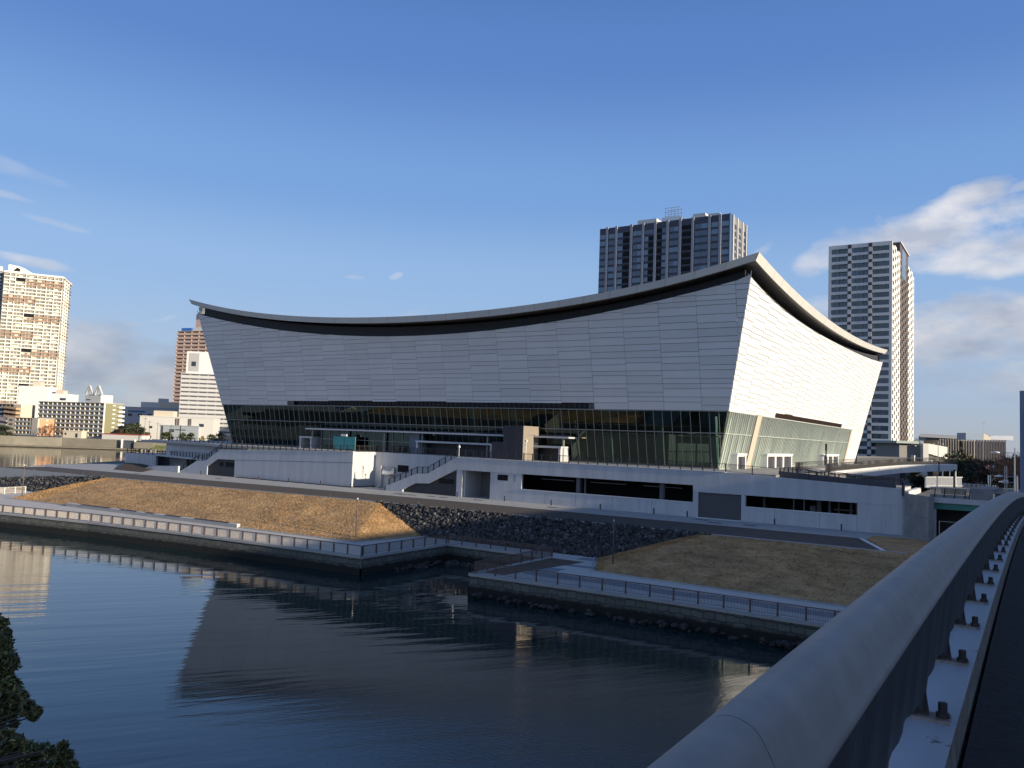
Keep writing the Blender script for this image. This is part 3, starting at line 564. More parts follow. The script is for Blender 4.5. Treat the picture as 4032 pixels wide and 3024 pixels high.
# pillars on the right facade
BEIGE = mat('beige_pillar_cladding', (.55,.46,.37), .6)
for (a, b, mm, d, nm) in ((11.6,14.0,BEIGE,.25,'pillar'), (88.7,90.4,BEIGE,.12,'pillar'), (90.45,102.5,PANEL,.09,'corner_wall')):
    m = MB(); b1 = b+9 if b > 100 else b
    m.hexa([FR.P(a,ZD,-.4),FR.P(b,ZD,-.4),FR.P(b,ZD,d),FR.P(a,ZD,d),FR.P(a,21.2,-.4),FR.P(b1,21.2,-.4),FR.P(b1,21.2,d),FR.P(a,21.2,d)])
    local(m.build(nm, mm))
# doors in the right facade: white portals standing proud of the leaning glass
DRM = mat('dark_door_leaf', (.045,.045,.055), .5); PORT = mat('white_portal_frame', (.78,.78,.78), .5)
for (ya, yb, nd) in ((115.2,119.6,1),(130.9,147.0,3),(172.3,188.2,3)):
    xo = -35.25; xi = -36.9; w = .5; z1 = 15.38
    fr = MB(); fr.box(xi,ya,ZD,xo,ya+w,z1-.25); fr.box(xi,yb-w,ZD,xo,yb,z1-.25); fr.box(xi,ya-.15,z1-.25,xo+.12,yb+.15,z1)
    n_ = nd; sp_ = (yb-ya-2*w)/n_
    for i in range(1, n_): fr.box(xi,ya+w+sp_*i-.45,ZD,xo-.1,ya+w+sp_*i+.45,z1-.25)
    fr.box(xi,ya+w,z1-.45,xo-.12,yb-w,z1-.25)
    e = fr.build('door_portal', PORT); local(e)
    for i in range(n_):
        a = ya+w+sp_*i+(.45 if i else 0); b = ya+w+sp_*(i+1)-(.45 if i < n_-1 else 0)
        d = MB().box(xo-.55,a,ZD+.02,xo-.5,b,z1-.45).build('door', DRM); local(d); hd = MB().box(xo-.5,b-.35,ZD+.9,xo-.46,b-.28,ZD+1.4).build('handle', STEEL); hd.parent = d
# ---- inside
INT = mat('hall_back_wall', (.10,.12,.125), .8, var=.1, vscale=.3); INF = mat('hall_floor', (.30,.28,.25), .5); COLM = mat('teal_grey_column', (.34,.46,.50), .6)
m = MB(); m.prism([(-139.5,112.2),(-37,112.2),(-37,213),(-139.5,213)], ZD-.1, ZD+.02); local(m.build('hall_floor', INF))
m = MB(); m.box(-136,124,ZD+.03,-50,124.4,24); m.box(-50,124,ZD+.03,-49.6,205,24); m.box(-136,124.5,ZD+.03,-135.6,205,24); local(m.build('inner_wall', INT))
m = MB(); m.prism([(-139,117),(-52,117),(-52,123.9),(-139,123.9)], 17.75, 18.12); m.prism([(-48,128),(-44,128),(-44,200),(-48,200)], 17.75, 18.12); local(m.build('gallery_slab', mat('gallery_concrete', (.34,.33,.30), .8)))
m = MB(); m.prism([(-141,109.8),(-35.5,109.8),(-35.5,212),(-141,212)], 22.3, 22.5); local(m.build('hall_ceiling', mat('grey_green_ceiling', (.10,.115,.10), .8)))
for i in range(12): x = -129.5+8.32*i; local(MB().hexa([(x-.55,113.1,ZD),(x+.55,113.1,ZD),(x+.55,114.1,ZD),(x-.55,114.1,ZD),(x-.55,111.3,22.3),(x+.55,111.3,22.3),(x+.55,112.3,22.3),(x-.55,112.3,22.3)]).build('column', COLM))
for i in range(9): y = 119+9.5*i; local(MB().hexa([(-39.6,y-.4,ZD),(-38.8,y-.4,ZD),(-38.8,y+.4,ZD),(-39.6,y+.4,ZD),(-37.9,y-.4,22.3),(-37.1,y-.4,22.3),(-37.1,y+.4,22.3),(-37.9,y+.4,22.3)]).build('column', WHITE))
# stair flight seen through the side glass
local(MB().wall([(0,0),(0,0),(0,0)],0,0).build('x') if False else MB().hexa([(-46,150,ZD+.1),(-43,150,ZD+.1),(-43,172,17.8),(-46,172,17.8),(-46,150,ZD+.9),(-43,150,ZD+.9),(-43,172,18.6),(-46,172,18.6)]).build('inner_stair', WHITE))
# warm strip lamps lit inside
LAMP = bpy.data.materials.new('warm_strip_lamp'); LAMP.use_nodes = True; q = LAMP.node_tree.nodes['Principled BSDF']; q.inputs['Emission Color'].default_value = (1,.62,.25,1); q.inputs['Emission Strength'].default_value = 1.6
for (x, y, z, w_) in ((-76,114,16.9,3.6),(-69.8,114,16.9,2.9),(-61.6,114,16.9,1.4),(-59.8,114,16.9,1.4)):
    local(MB().box(x-w_/2,y,z-.12,x+w_/2,y+.25,z).build('strip_lamp', LAMP))
# ---- canopy along the front, lower entrance frames
cn = MB(); cn.box(-115.1,107.6,16.62,-58.6,112,16.88); local(bevel(cn.build('canopy', PALEB), .03))
m = MB(); m.box(-114.7,109.4,16.9,-59.2,112,17.12); local(m.build('canopy_roof', DARK))
for x in (-114,-105,-96,-87.5,-74,-60): local(MB().box(x-.12,108.4,ZD,x+.12,108.64,16.6).build('canopy_post', MULL))
def portal(x0, x1, z1, y):
    m = MB(); m.box(x0,y,ZD,x0+.35,y+2.6,z1-.3); m.box(x1-.35,y,ZD,x1,y+2.6,z1-.3); m.box(x0-.1,y-.05,z1-.3,x1+.1,y+2.6,z1); local(m.build('entrance_frame', PALEB))
    local(MB().box(x0+.4,y+2.4,ZD,x1-.4,y+2.5,z1-.35).build('entrance_doors', DRM))
portal(-88.2,-72.6,15.4,107.7); portal(-71.5,-60.0,15.4,107.7); portal(-116.8,-113.6,15.3,107.9)
# low bay windows behind the canopy
m = MB(); g_ = MB(); x = -112
g_.box(-111.6,108.9,ZD+.02,-90.6,108.95,16.55)
while x < -90.4: m.box(x-.04,108.8,ZD,x+.04,108.99,16.58); x += 2.2
m.box(-111.7,108.81,14.95,-90.5,108.98,15.05); 
o = local(g_.build('bay_glazing', GLF)); o2 = m.build('bay_frame', MULL); local(o2)
local(MB().box(-90.4,108.6,ZD,-88.3,111,16.6).build('bay_pier', mat('blue_grey_pier', (.16,.19,.24), .7)))
# ================================================================== TERRACE BLOCK (podium)
pod = empty('terrace_building', (-60,100,ZR), 0, 'long low white walled terrace block with dark openings and stairs in front of the arena', 'terrace building')
loc = lambda o: local(o, pod)
Yw = 100.0
w = MB(); w.wall([(-141.3,6.9),(-133.1,6.9),(-133.1,8.9),(-130.2,10.38),(-125.2,10.45),(-125.1,6.9),(-95.3,6.9),(-95.3,13.12),(-129.66,12.15),(-133.7,9.9),(-136.3,9.8),(-141.3,7.5)], Yw, Yw+.5)
w.box(-95.8,Yw+.5,6.9,-95.3,105.5,13.12)
w.box(-95.3,105.5,6.9,-73.8,106,13.12)
w.wall([(-87.6,6.9),(-84.2,6.9),(-84.2,7.6),(-81.7,8.75),(-79.05,8.87),(-73.8,11.27),(-36.2,11.27),(-36.2,10.44),(-11.95,10.44),(-11.95,12.33),(-32.1,13.1),(-73.8,13.15),(-79.4,10.35),(-81.55,10.25),(-87.6,8.0)], Yw-.05, Yw+.5)
for a, b, z0, z1 in ((-73.65,-72.6,6.9,11.27),(-67.45,-62,6.9,11.27),(-62,-36.2,6.9,9.1),(-36.2,-35.5,6.9,10.44),(-30,-29.5,6.9,10.44),(-29.5,-16.65,6.9,9.05),(-16.65,-11.95,6.9,10.44)):
    w.box(a,Yw,z0,b,Yw+.45,z1)
w.box(-12.45,Yw+.5,6.9,-11.95,118,11.9)
w.box(-72.6,Yw+.45,6.9,-72.3,108,11.2); w.box(-67.75,Yw+.45,6.9,-67.45,108,11.2)
loc(w.build('wall', WALLW))
# formwork joints and tie holes in the lower wall
for x in (-58,-53.1,-47.5,-41.8,-33,-26,-20.8,-16.7): loc(MB().box(x,Yw-.004,7.3,x+.035,Yw+.01,9.0).build('formwork_joint', GAP)) if not -35.5 < x < -30 else None
q = MB()
for x in range(-60,-13,2):
    if -36.5 < x < -29.3: continue
    for z in (7.9,8.6): q.box(x+.3,Yw-.004,z,x+.37,Yw+.01,z+.07)
loc(q.build('tie_holes', GAP))
# sills, parapet cap and horizontal shadow line
s = MB(); s.box(-62.0,Yw-.06,9.02,-36.2,Yw-.005,9.12); s.box(-29.5,Yw-.06,8.97,-18,Yw-.005,9.07); loc(s.build('sill', WHITE))
s = MB(); s.hexa([(-73.8,Yw-.12,13.15),(-32.1,Yw-.12,13.1),(-32.1,Yw+.6,13.1),(-73.8,Yw+.6,13.15),(-73.8,Yw-.12,13.22),(-32.1,Yw-.12,13.17),(-32.1,Yw+.6,13.17),(-73.8,Yw+.6,13.22)]); s.hexa([(-129.6,Yw-.08,12.16),(-95.3,Yw-.08,13.13),(-95.3,Yw+.6,13.13),(-129.6,Yw+.6,12.16),(-129.6,Yw-.08,12.22),(-95.3,Yw-.08,13.19),(-95.3,Yw+.6,13.19),(-129.6,Yw+.6,12.22)]); loc(s.build('parapet_cap', WHITE))
s = MB(); s.hexa([(-125.2,Yw-.02,10.42),(-95.3,Yw-.02,11.30),(-95.3,Yw+.1,11.30),(-125.2,Yw+.1,10.42),(-125.2,Yw-.02,10.47),(-95.3,Yw-.02,11.36),(-95.3,Yw+.1,11.36),(-125.2,Yw+.1,10.47)]); loc(s.build('wall_groove', GAP))
# dark panelling under the two stairs with its small windows
p1 = loc(MB().wall([(-133.1,6.95),(-125.1,6.95),(-125.15,10.4),(-130.2,10.35),(-133.1,8.88)], Yw+.35, Yw+.6).build('stair_infill_panel', CHAR))
for a, b, z0, z1 in ((-129.96,-128.88,9.1,9.85),(-128.18,-127.2,9.0,9.9),(-127.1,-125.56,9.0,9.9)): loc(MB().box(a,Yw+.3,z0,b,Yw+.34,z1).build('window', BLACK))
loc(MB().wall([(-84.2,6.95),(-73.7,6.95),(-73.7,11.2),(-79.05,8.85),(-81.7,8.72),(-84.2,7.58)], Yw+.35, Yw+.6).build('stair_infill_panel', CHAR))
for a, b in ((-77.3,-75.9),(-75.8,-74.4)): loc(MB().box(a,Yw+.3,9.0,b,Yw+.34,9.75).build('window', BLACK))
# stair flights behind the sloping parapets
def flight(x0, z0, x1, z1, y0, y1):
    m = MB(); n_ = max(2, int(abs(z1-z0)/.16))
    for i in range(n_): m.box(x0+(x1-x0)*i/n_, y0, z0-.3+(z1-z0)*i/n_, x0+(x1-x0)*(i+1)/n_+.02, y1, z0+(z1-z0)*(i+1)/n_)
    return m
for a in (flight(-87.6,7.2,-81.6,9.5,100.6,103.5), flight(-79.4,9.5,-73.9,13.0,100.6,103.5), MB().box(-81.6,100.6,9.2,-79.4,103.5,9.5), flight(-141,7.2,-136.3,9.2,100.6,104), flight(-133.7,9.2,-129.8,12.2,100.6,104)): loc(a.build('stair_flight', CONC))
# openings
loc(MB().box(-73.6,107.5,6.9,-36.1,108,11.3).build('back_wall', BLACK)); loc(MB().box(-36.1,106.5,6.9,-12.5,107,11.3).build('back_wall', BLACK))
for x in (-53.3, -40.95): loc(MB().box(x,100.5,8.9,x+.55,101.1,11.3).build('pillar', mat('grey_pillar', (.12,.125,.14), .8)))
for x in (-23.9,-22.7): loc(MB().box(x,100.46,9.05,x+.12,100.6,10.5).build('pillar', mat('grey_pillar', (.12,.12,.12), .8)))
loc(MB().box(-16.9,100.46,9.05,-16.65,101.5,10.45).build('red_brown_jamb', mat('maroon_jamb', (.10,.055,.05), .7)))
m = MB(); m.box(-35.5,100.18,7.2,-30,100.25,10.42)
for i in range(26): z = 7.25+i*.122; m.hexa([(-35.45,100.12,z),(-30.05,100.12,z),(-30.05,100.18,z),(-35.45,100.18,z),(-35.45,100.16,z+.1),(-30.05,100.16,z+.1),(-30.05,100.18,z+.1),(-35.45,100.18,z+.1)])
loc(m.build('roller_shutter', mat('grey_shutter_slats', (.10,.10,.105), .6)))
loc(MB().box(-35.6,99.5,7.18,-29.9,100.0,7.30).build('door_sill', WHITE))
q = MB()
for x, w_, z_ in ((-28,.25,10.4),(-21.6,.5,10.4),(-20.3,.3,10.4),(-19.2,.15,10.4),(-17.9,.3,10.4)): q.box(x,102.4,7.2,x+w_,102.8,z_)
q.box(-19.6,102.0,9.3,-17.4,102.2,9.42); q.box(-22.3,102,7.2,-21.7,102.5,9.6); loc(q.build('inner_columns', mat('dim_inner_concrete', (.16,.15,.15), .8)))
q = MB(); [q.box(x,102.2,10.6,x+5.5,102.28,10.68) for x in (-60,-52,-44)]; q.box(-52.6,101.6,7.2,-52.4,101.8,11.2); loc(q.build('inner_pipe', mat('grey_inner_pipe', (.30,.30,.32), .6)))
# entrance recess: grey side walls, door and a lit white sign arm
m = MB(); m.box(-72.3,104.6,6.95,-67.7,104.9,11.2); loc(m.build('entrance_wall', mat('grey_entrance_wall', (.20,.20,.20), .8)))
loc(MB().box(-69.4,104.5,7.2,-68.0,104.58,9.8).build('door', BLACK)); loc(MB().box(-69.9,104.2,10.05,-68.0,104.5,10.12).build('door_bar', WHITE)); loc(MB().box(-69.95,104.3,7.2,-69.85,104.5,10.1).build('drain_pipe', WHITE))
for a, b, z0, z1, y in ((-66.15,-64.33,10.15,10.98,99.96),(-90.1,-87.75,10.0,11.15,105.46)):
    m = MB(); m.box(a,y,z0,b,y+.03,z1)
    for i in range(9): z = z0+.04+i*(z1-z0-.05)/9; m.box(a+.03,y-.035,z,b-.03,y,z+.045)
    loc(m.build('vent_grille', BLACK))
m = MB(); m.tube([(-93.5,105.2,7.2),(-93.5,105.2,10.9)], .17, 10); m.tube([(-93.5,105.2,7.5),(-93.7,104.9,7.25)], .2, 10); loc(m.build('drain_pipe', WHITE, smooth=True))
m = MB(); q = 10
for i in range(q):
    a0, a1 = math.pi/2*i/q, math.pi/2*(i+1)/q; f = lambda a: (105.5-1.3*math.cos(a), 9.5+1.2*math.sin(a))
    (ya,za),(yb,zb_) = f(a0), f(a1); m.quad((-92.5,ya,za),(-90.6,ya,za),(-90.6,yb,zb_),(-92.5,yb,zb_)); m.quad((-92.5,ya,za),(-92.5,yb,zb_),(-92.5,105.5,9.5)); m.quad((-90.6,105.5,9.5),(-90.6,yb,zb_),(-90.6,ya,za))
loc(m.build('vent_hood', STEEL))
m = MB(); m.tube([(-11.7,99.8,7.3),(-11.7,99.8,11.4)], .13, 10); loc(m.build('drain_pipe', WHITE, smooth=True)); m = MB().box(-12.0,99.7,11.6,-11.8,100.6,13.2); loc(m.build('end_post', DARK))
# wall lettering: small stacked grey characters beside the entrance
for i, z in enumerate((11.0,10.75,10.5,10.25)):
    m = MB(); m.box(-63.35,99.93,z,-62.95,99.945,z+.03); m.box(-63.17,99.93,z-.12,-63.13,99.945,z+.06); m.box(-63.3,99.93,z-.13,-63.0,99.945,z-.10); loc(m.build('wall_sign_character', mat('grey_lettering', (.18,.19,.21), .6)))
# dark base strip and drain
m = MB(); m.box(-124,99.45,7.24,-95.0,99.93,7.36); m.box(-95.25,99.45,7.24,-94.9,105.4,7.36); loc(m.build('base_strip', DARK))
# terrace floor
TERR = mat('pale_terrace_paving', (.44,.43,.41), .85, var=.06, vscale=1)
dk = MB(); dk.prism([(-129.5,100.55),(-95.8,100.55),(-95.8,106.02),(-73.9,106.02),(-73.9,100.55),(-26,100.55),(-26,112.5),(-23.2,117),(-22,150),(-22,218),(-165,218),(-165,106.5),(-152,105),(-140,104.5)], 12.6, ZD-.01)
loc(dk.build('terrace_floor', TERR))
m = MB(); m.box(-26,100.6,11.0,-12.5,112.4,12.25); loc(m.build('terrace_landing', TERR))
loc(flight(-17.5,12.3,-26.2,13.08,103.2,112.3).build('broad_steps', CONC)) if False else None
m = MB()
for i in range(6): m.box(-26.2,103.2,12.2,-20.2-i*.9,112.4,12.38+i*.12)
loc(m.build('broad_steps', CONC))
m = MB(); m.hexa([(-26.2,102.6,12.2),(-13,102.6,12.2),(-13,103.0,12.2),(-26.2,103.0,12.2),(-26.2,102.6,13.55),(-13,102.6,12.9),(-13,103.0,12.9),(-26.2,103.0,13.55)]); loc(m.build('step_wall', mat('dark_step_wall', (.10,.10,.115), .7)))
# left wing: lower terrace on its wall, slab edge, recess with door
m = MB(); m.box(-171,107,6.9,-160,107.5,9.9); m.prism([(-160.2,107),(-138.5,102.4),(-136,101),(-133.4,100.6),(-133.4,108),(-160.2,112)], 9.72, 10.15); m.box(-171,107.5,9.6,-160,118,9.9); m.box(-160,110.5,6.9,-141,111,9.8); m.box(-171.4,107,6.9,-171,118,9.9)
m.box(-155,105.9,9.9,-129.6,106.4,12.98); m.box(-155,106.4,9.9,-154.6,118,12.98)
m.wall([(-153.8,7.0),(-141.5,7.0),(-141.5,8.5),(-150.6,8.1)], 99.6, 100.0)
loc(m.build('side_wing_wall', WALLW))
loc(MB().box(-153.9,110.3,7.2,-150.2,110.45,9.55).build('door', BLACK))
bd = MB(); bd.prism([(-153.8,93.9),(-144.4,93.8),(-152,101.5),(-164.4,106.8),(-171,106.8)], 7.0, lambda x, y: 7.3+max(0,(y-94))*.035); tag(bd.build('planting_bed', ramp_mat('brown_mulch', [(.045,.03,.022),(.09,.06,.04)], 1.5, bump=.8)), 'triangular bed of brown mulch beside the low side wing', 'planting bed')
# ------------------------------------------------------------------ railings
def rail_run(name, label, cat, group, path, h=1.05, step=1.5, post=(.13,.12), m=RAILDK, mp=None, infill='bars', bar=.012, bsp=.14, brail=.12, bm=None, depth=None, toprail=.05, post_top=0):
    r = empty(name, path[0], 0, label, cat, group); mp = mp or m; bm = bm or m
    P = [Vector(p) for p in path]; Z = Vector((0,0,1))
    lp = lambda o: local(o, r)
    for a, b in zip(P, P[1:]):
        L_ = (b-a).length; n_ = max(1, round(L_/step)); d = (b-a)/n_; dh = Vector((d.x,d.y,0)).normalized(); nn = Vector((-dh.y,dh.x,0))
        for i in range(n_+(1 if b is P[-1] else 0)):
            q = a+d*i; x = dh*post[1]/2; y = nn*post[0]/2; t = Z*(h+post_top)
            lp(MB().hexa([q-x-y,q+x-y,q+x+y,q-x+y,q-x-y+t,q+x-y+t,q+x+y+t,q-x+y+t]).build('post', mp))
        lp(MB().beam(a+Z*h, b+Z*h, toprail*1.6, toprail).build('handrail', m))
        for i in range(n_):
            q0 = a+d*i+dh*post[1]/2; q1 = a+d*(i+1)-dh*post[1]/2; g_ = MB()
            g_.beam(q0+Z*brail, q1+Z*brail, .035, .035); g_.beam(q0+Z*(h-.10), q1+Z*(h-.10), .03, .03)
            if infill == 'rails': g_.beam(q0+Z*(h*.42), q1+Z*(h*.42), .025, .025); g_.beam(q0+Z*(h*.70), q1+Z*(h*.70), .025, .025)
            else:
                k = int((q1-q0).length/bsp); dd = (depth or bar)/2
                for j in range(1, k):
                    c_ = q0+(q1-q0)*j/k; x = dh*bar/2; y = nn*dd; lo = Z*brail; hi = Z*(h-.10)
                    g_.hexa([c_-x-y+lo,c_+x-y+lo,c_+x+y+lo,c_-x+y+lo,c_-x-y+hi,c_+x-y+hi,c_+x+y+hi,c_-x+y+hi])
            lp(g_.build('infill_panel', bm))
    return r
TG = 'dark railings of the arena terrace'
rail_run('terrace_railing', 'dark railing on the far left upper terrace beside the glass corner', 'railing', TG, [(-154.8,106.2,12.98),(-131,106.2,13.0)], infill='rails', step=1.5)
rail_run('terrace_railing', 'dark railing round the lower side terrace nearest the canal', 'railing', TG, [(-171.1,112,9.9),(-171.1,107.2,9.9),(-160,107.2,9.9),(-138.6,102.8,10.15),(-134.3,101.2,10.15)], infill='rails', step=1.5)
rail_run('stair_railing', 'dark handrail climbing the left outside stair', 'railing', TG, [(-140.8,100.25,7.7),(-136.3,100.25,9.8),(-133.7,100.25,9.9),(-129.66,100.25,12.2)], infill='rails', step=1.4)
rail_run('terrace_railing', 'dark railing above the left half of the long white wall', 'railing', TG, [(-129.66,100.25,12.2),(-95.5,100.25,13.15)], infill='rails', step=1.5)
rail_run('terrace_railing', 'dark railing above the recessed wall with the steel vent hood', 'railing', TG, [(-95.5,100.25,13.15),(-95.5,105.7,13.15),(-74,105.7,13.15)], step=1.5, infill='bars')
rail_run('stair_railing', 'dark barred handrail climbing the middle outside stair', 'railing', TG, [(-87.3,100.2,8.1),(-81.55,100.2,10.28),(-79.4,100.2,10.38),(-73.9,100.2,13.2)], step=1.35, bsp=.12)
rail_run('terrace_railing', 'long dark railing above the openings of the white wall', 'railing', TG, [(-73.8,100.25,13.2),(-32.1,100.25,13.15)], step=1.5, infill='bars')
rail_run('terrace_railing', 'railing with a dense screen of bars above the right end of the white wall', 'railing', TG, [(-32.1,100.15,13.12),(-12.0,100.15,12.35)], step=3.3, bsp=.09, bar=.02)
for i, y in enumerate((104.4,106.6,108.8,111)):
    rail_run('step_handrail', '%s handrail of four running down the broad steps at the terrace end' % ('nearest','second nearest','third nearest','farthest')[i], 'handrail', 'handrails on the broad steps', [(-26,y,13.1),(-18,y,12.4),(-14,y,12.3)], h=.9, step=4, infill='rails', toprail=.05)
rail_run('terrace_railing', 'short dark railing along the top of the broad steps wall', 'railing', TG, [(-26.1,102.8,13.5),(-13.2,102.8,12.9)], h=.5, step=2, infill='rails')
# ------------------------------------------------------------------ kiosk, boards, cameras, bollards
kk = empty('stair_kiosk', (-67,106,ZD), 0, 'dark stair tower box with a beige end wall standing on the terrace', 'stair tower')
lk = lambda o: local(o, kk)
DG = mat('dark_blue_grey_board', (.045,.045,.055), .7)
lk(MB().box(-68.42,104.6,ZD,-64.86,109.15,18.3).build('wall', DG)); lk(MB().box(-70.55,104.65,ZD,-68.44,109.1,15.75).build('low_wing', DG))
lk(MB().box(-64.86,104.6,ZD,-64.80,109.15,18.32).build('beige_wall', mat('beige_kiosk_wall', (.26,.225,.185), .8)))
lk(MB().box(-64.80,105.9,16.93,-64.77,107.95,16.99).build('recess_line', GAP)); lk(MB().box(-64.80,107.7,16.45,-64.77,107.98,16.97).build('recess', BLACK)); lk(MB().box(-64.80,108.05,14.86,-64.74,108.95,15.75).build('notice', WHITE)); lk(MB().box(-66.4,104.57,ZD,-66.35,104.6,18.2).build('joint', BLACK))
def cam_pole(x, y, h, label):
    r = empty('camera_pole', (x,y,ZD), 0, label, 'camera pole', 'slim white camera poles'); MB().tube([(0,0,0),(0,0,h)], .045, 8).build('pole', WHITE, r); MB().box(-.18,-.12,h-.5,.12,.12,h-.2).build('camera_head', WHITE, r); MB().tube([(0,0,h-.9),(-.22,0,h-.95),(-.3,0,h-1.15)], .08, 8).build('camera_head', WHITE, r)
cam_pole(-63.0,102.6,3.3,'slim white camera pole in front of the beige kiosk wall'); cam_pole(-75.0,102.2,2.0,'slim white camera pole left of the dark kiosk'); 
TEAL = mat('teal_hoarding', (.06,.30,.31), .5)
tb = empty('site_board', (-104.4,107.2,ZD), 0, 'pair of teal hoarding boards standing before the hall windows', 'hoarding')
for a, b in ((-107.1,-104.5),(-104.35,-101.7)): local(MB().box(a,107.1,13.3,b,107.2,15.55).build('board', TEAL), tb)
for x in (-107,-104.42,-101.8): local(MB().box(x-.04,107.2,ZD,x+.04,107.3,15.6).build('leg', STEEL), tb)
local(MB().box(-105.2,107.0,15.6,-103.8,107.2,16.0).build('notice', WHITE), tb)
bx = [-133.4,-117,-109.2,-101.4,-94.4,-86.9,-72.6,-64.1,-56.3,-48.7,-41,-36.5,-25.65,-18.15]
bl = ['on the forecourt left of the dark stair panel','first bollard left along the blank white wall','second bollard along the blank white wall','third bollard along the blank white wall','at the corner of the sunlit return wall','at the foot of the middle stair','beside the entrance recess','below the small vent right of the entrance','below the left end of the long dark opening','below the left pillar of the long dark opening','below the right pillar of the long dark opening','just left of the roller shutter','below the left half of the right dark opening','below the right end of the right dark opening']
for x, t in zip(bx, bl):
    r = empty('bollard', (x,98.9,ZR+.03), 0, 'slim dark square bollard '+t, 'bollard', 'bollards along the white wall'); bevel(MB().box(-.075,-.075,0,.075,.075,.78).build('bollard_post', RAILDK, r), .01); MB().box(-.12,-.12,0,.12,.12,.03).build('foot_plate', STEEL, r)
for i, (px, py) in enumerate(((1565,1944),(1586,1948),(1622,1950),(1697,1955),(1746,1960),(1883,1970),(2174,1999),(2763,2048),(2813,2060),(2953,2070),(3480,2117),(540,1865),(860,1885))):
    x, y = G(px,py,ZR); wh_ = ('left of the middle stair foot','just right of the middle stair foot','below the left end of the dark stair panel','below the middle of the dark stair panel','below the right end of the dark stair panel','in front of the entrance recess','below the left part of the long dark opening','left of the roller shutter sill','right of the roller shutter sill','below the left end of the right dark opening','at the far right end of the white wall','beside the brown mulch bed','below the left dark stair panel')[i]; tag(MB().box(x-.75,y-.3,ZR+.03,x+.75,y+.3,ZR+.055).build('drain_cover', DARK), 'flat dark drain cover '+wh_, 'drain cover', 'drain covers on the apron')
# roadside marker pegs
for i, (px, py, t) in enumerate(((1647,1990,'left of the sunlit rock slope'),(1300,1960,'behind the turf bank'),(2078,2030,'above the middle of the rock slope'))):
    x, y = G(px,py,ZR); tag(MB().tube([(x,y,ZR),(x,y,ZR+.55)], .05, 6).build('marker_peg', RAILDK), 'thin dark marker peg on the road kerb '+t, 'marker peg', 'marker pegs on the road kerb')
mp_ = empty('mast', (-23.8,118.3,ZD), 0, 'black mast on the terrace in front of the right hand doors', 'mast'); MB().tube([(0,0,0),(0,0,4.1)], .09, 10).build('pole', BLACK, mp_); MB().tube([(0,0,3.2),(0,0,4.1)], .14, 10).build('head', BLACK, mp_); MB().box(-.75,-.1,2.3,-.1,.1,2.55).build('camera_head', STEEL, mp_)
# ------------------------------------------------------------------ curved footbridge
fb_ = empty('footbridge', (-16,150,ZD), 0, 'curved white sided footbridge with dark railing leaving the terrace', 'footbridge')
fp = [at(3278,1863,114), at(3378,1847,125), at(3480,1837,137), at(3569,1831,148), at(3660,1829,160), at(3769,1828,172)]
fp = [Vector((p.x,p.y,p.z)) for p in fp]; fp[0].z = 13.35
fp = [fp[0]+(fp[0]-fp[1])*.25] + fp
def spl(P, n_):
    o = []
    for i in range(len(P)-1):
        a = P[max(i-1,0)]; b = P[i]; c = P[i+1]; d = P[min(i+2,len(P)-1)]
        for k in range(n_): t = k/n_; o.append(.5*((2*b)+(c-a)*t+(2*a-5*b+4*c-d)*t*t+(3*b-a-3*c+d)*t*t*t))
    return o+[P[-1]]
fp = spl(fp, 5); m = MB(); fl = MB()
for a, b in zip(fp, fp[1:]):
    d = (b-a); nn = Vector((-d.y,d.x,0)).normalized(); wd = nn*4.2; t0 = 1.4
    m.hexa([a-Vector((0,0,t0)),b-Vector((0,0,t0)),b-Vector((0,0,t0))+wd,a-Vector((0,0,t0))+wd,a,b,b+wd,a+wd])
local(m.build('deck_girder', PANEL), fb_)
RB = mat('dark_railing_screen', (.05,.045,.045), .6)
g_ = MB()
for a, b in zip(fp, fp[1:]):
    k = 7
    for i in range(k): q = a+(b-a)*i/k; g_.box(q.x-.02,q.y-.02,q.z,q.x+.02,q.y+.02,q.z+1.15); q2 = q+Vector((-4.0,0,0)); g_.box(q2.x-.02,q2.y-.02,q2.z,q2.x+.02,q2.y+.02,q2.z+1.15)
    g_.beam(a+Vector((0,0,1.15)), b+Vector((0,0,1.15)), .1, .06); g_.beam(a+Vector((-4,0,1.15)), b+Vector((-4,0,1.15)), .1, .06); g_.beam(a+Vector((-.02,0,.35)), b+Vector((-.02,0,.35)), .02, .5)
local(g_.build('railing_screen', RB), fb_)
for i in (14, 22, 27): q = fp[i]; local(MB().box(q.x-2.6,q.y-.4,7,q.x-1.6,q.y+.4,q.z-1.4).build('pier', CONCD), fb_)
# ================================================================== PROMENADE FURNITURE
PG = 'brown promenade railings'
kw = dict(h=1.0, post=(.11,.14), m=RAILBR, bm=BALUS, bar=.030, bsp=.11, brail=.14, depth=.022, toprail=.07)  # pale bar tone of the left run has sunlight put into it
e3 = lambda p, o=.0: (p[0], p[1]+.30, ZP+.04)
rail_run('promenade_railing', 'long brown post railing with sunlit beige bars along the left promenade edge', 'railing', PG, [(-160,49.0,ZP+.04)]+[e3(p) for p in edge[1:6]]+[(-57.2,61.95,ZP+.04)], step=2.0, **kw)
kw['bm'] = mat('shaded_bar_metal', (.17,.125,.105), .5)  # darker copy of the bar metal: shade put into the colour
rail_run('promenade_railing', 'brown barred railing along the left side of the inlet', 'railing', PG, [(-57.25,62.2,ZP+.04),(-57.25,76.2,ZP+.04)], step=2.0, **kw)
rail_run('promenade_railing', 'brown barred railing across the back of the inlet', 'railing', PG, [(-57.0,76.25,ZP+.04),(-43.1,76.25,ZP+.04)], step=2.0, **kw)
rail_run('promenade_railing', 'brown barred railing along the right side of the inlet', 'railing', PG, [(-43.05,76.0,ZP+.04),(-43.05,61.9,ZP+.04)], step=2.0, **kw)
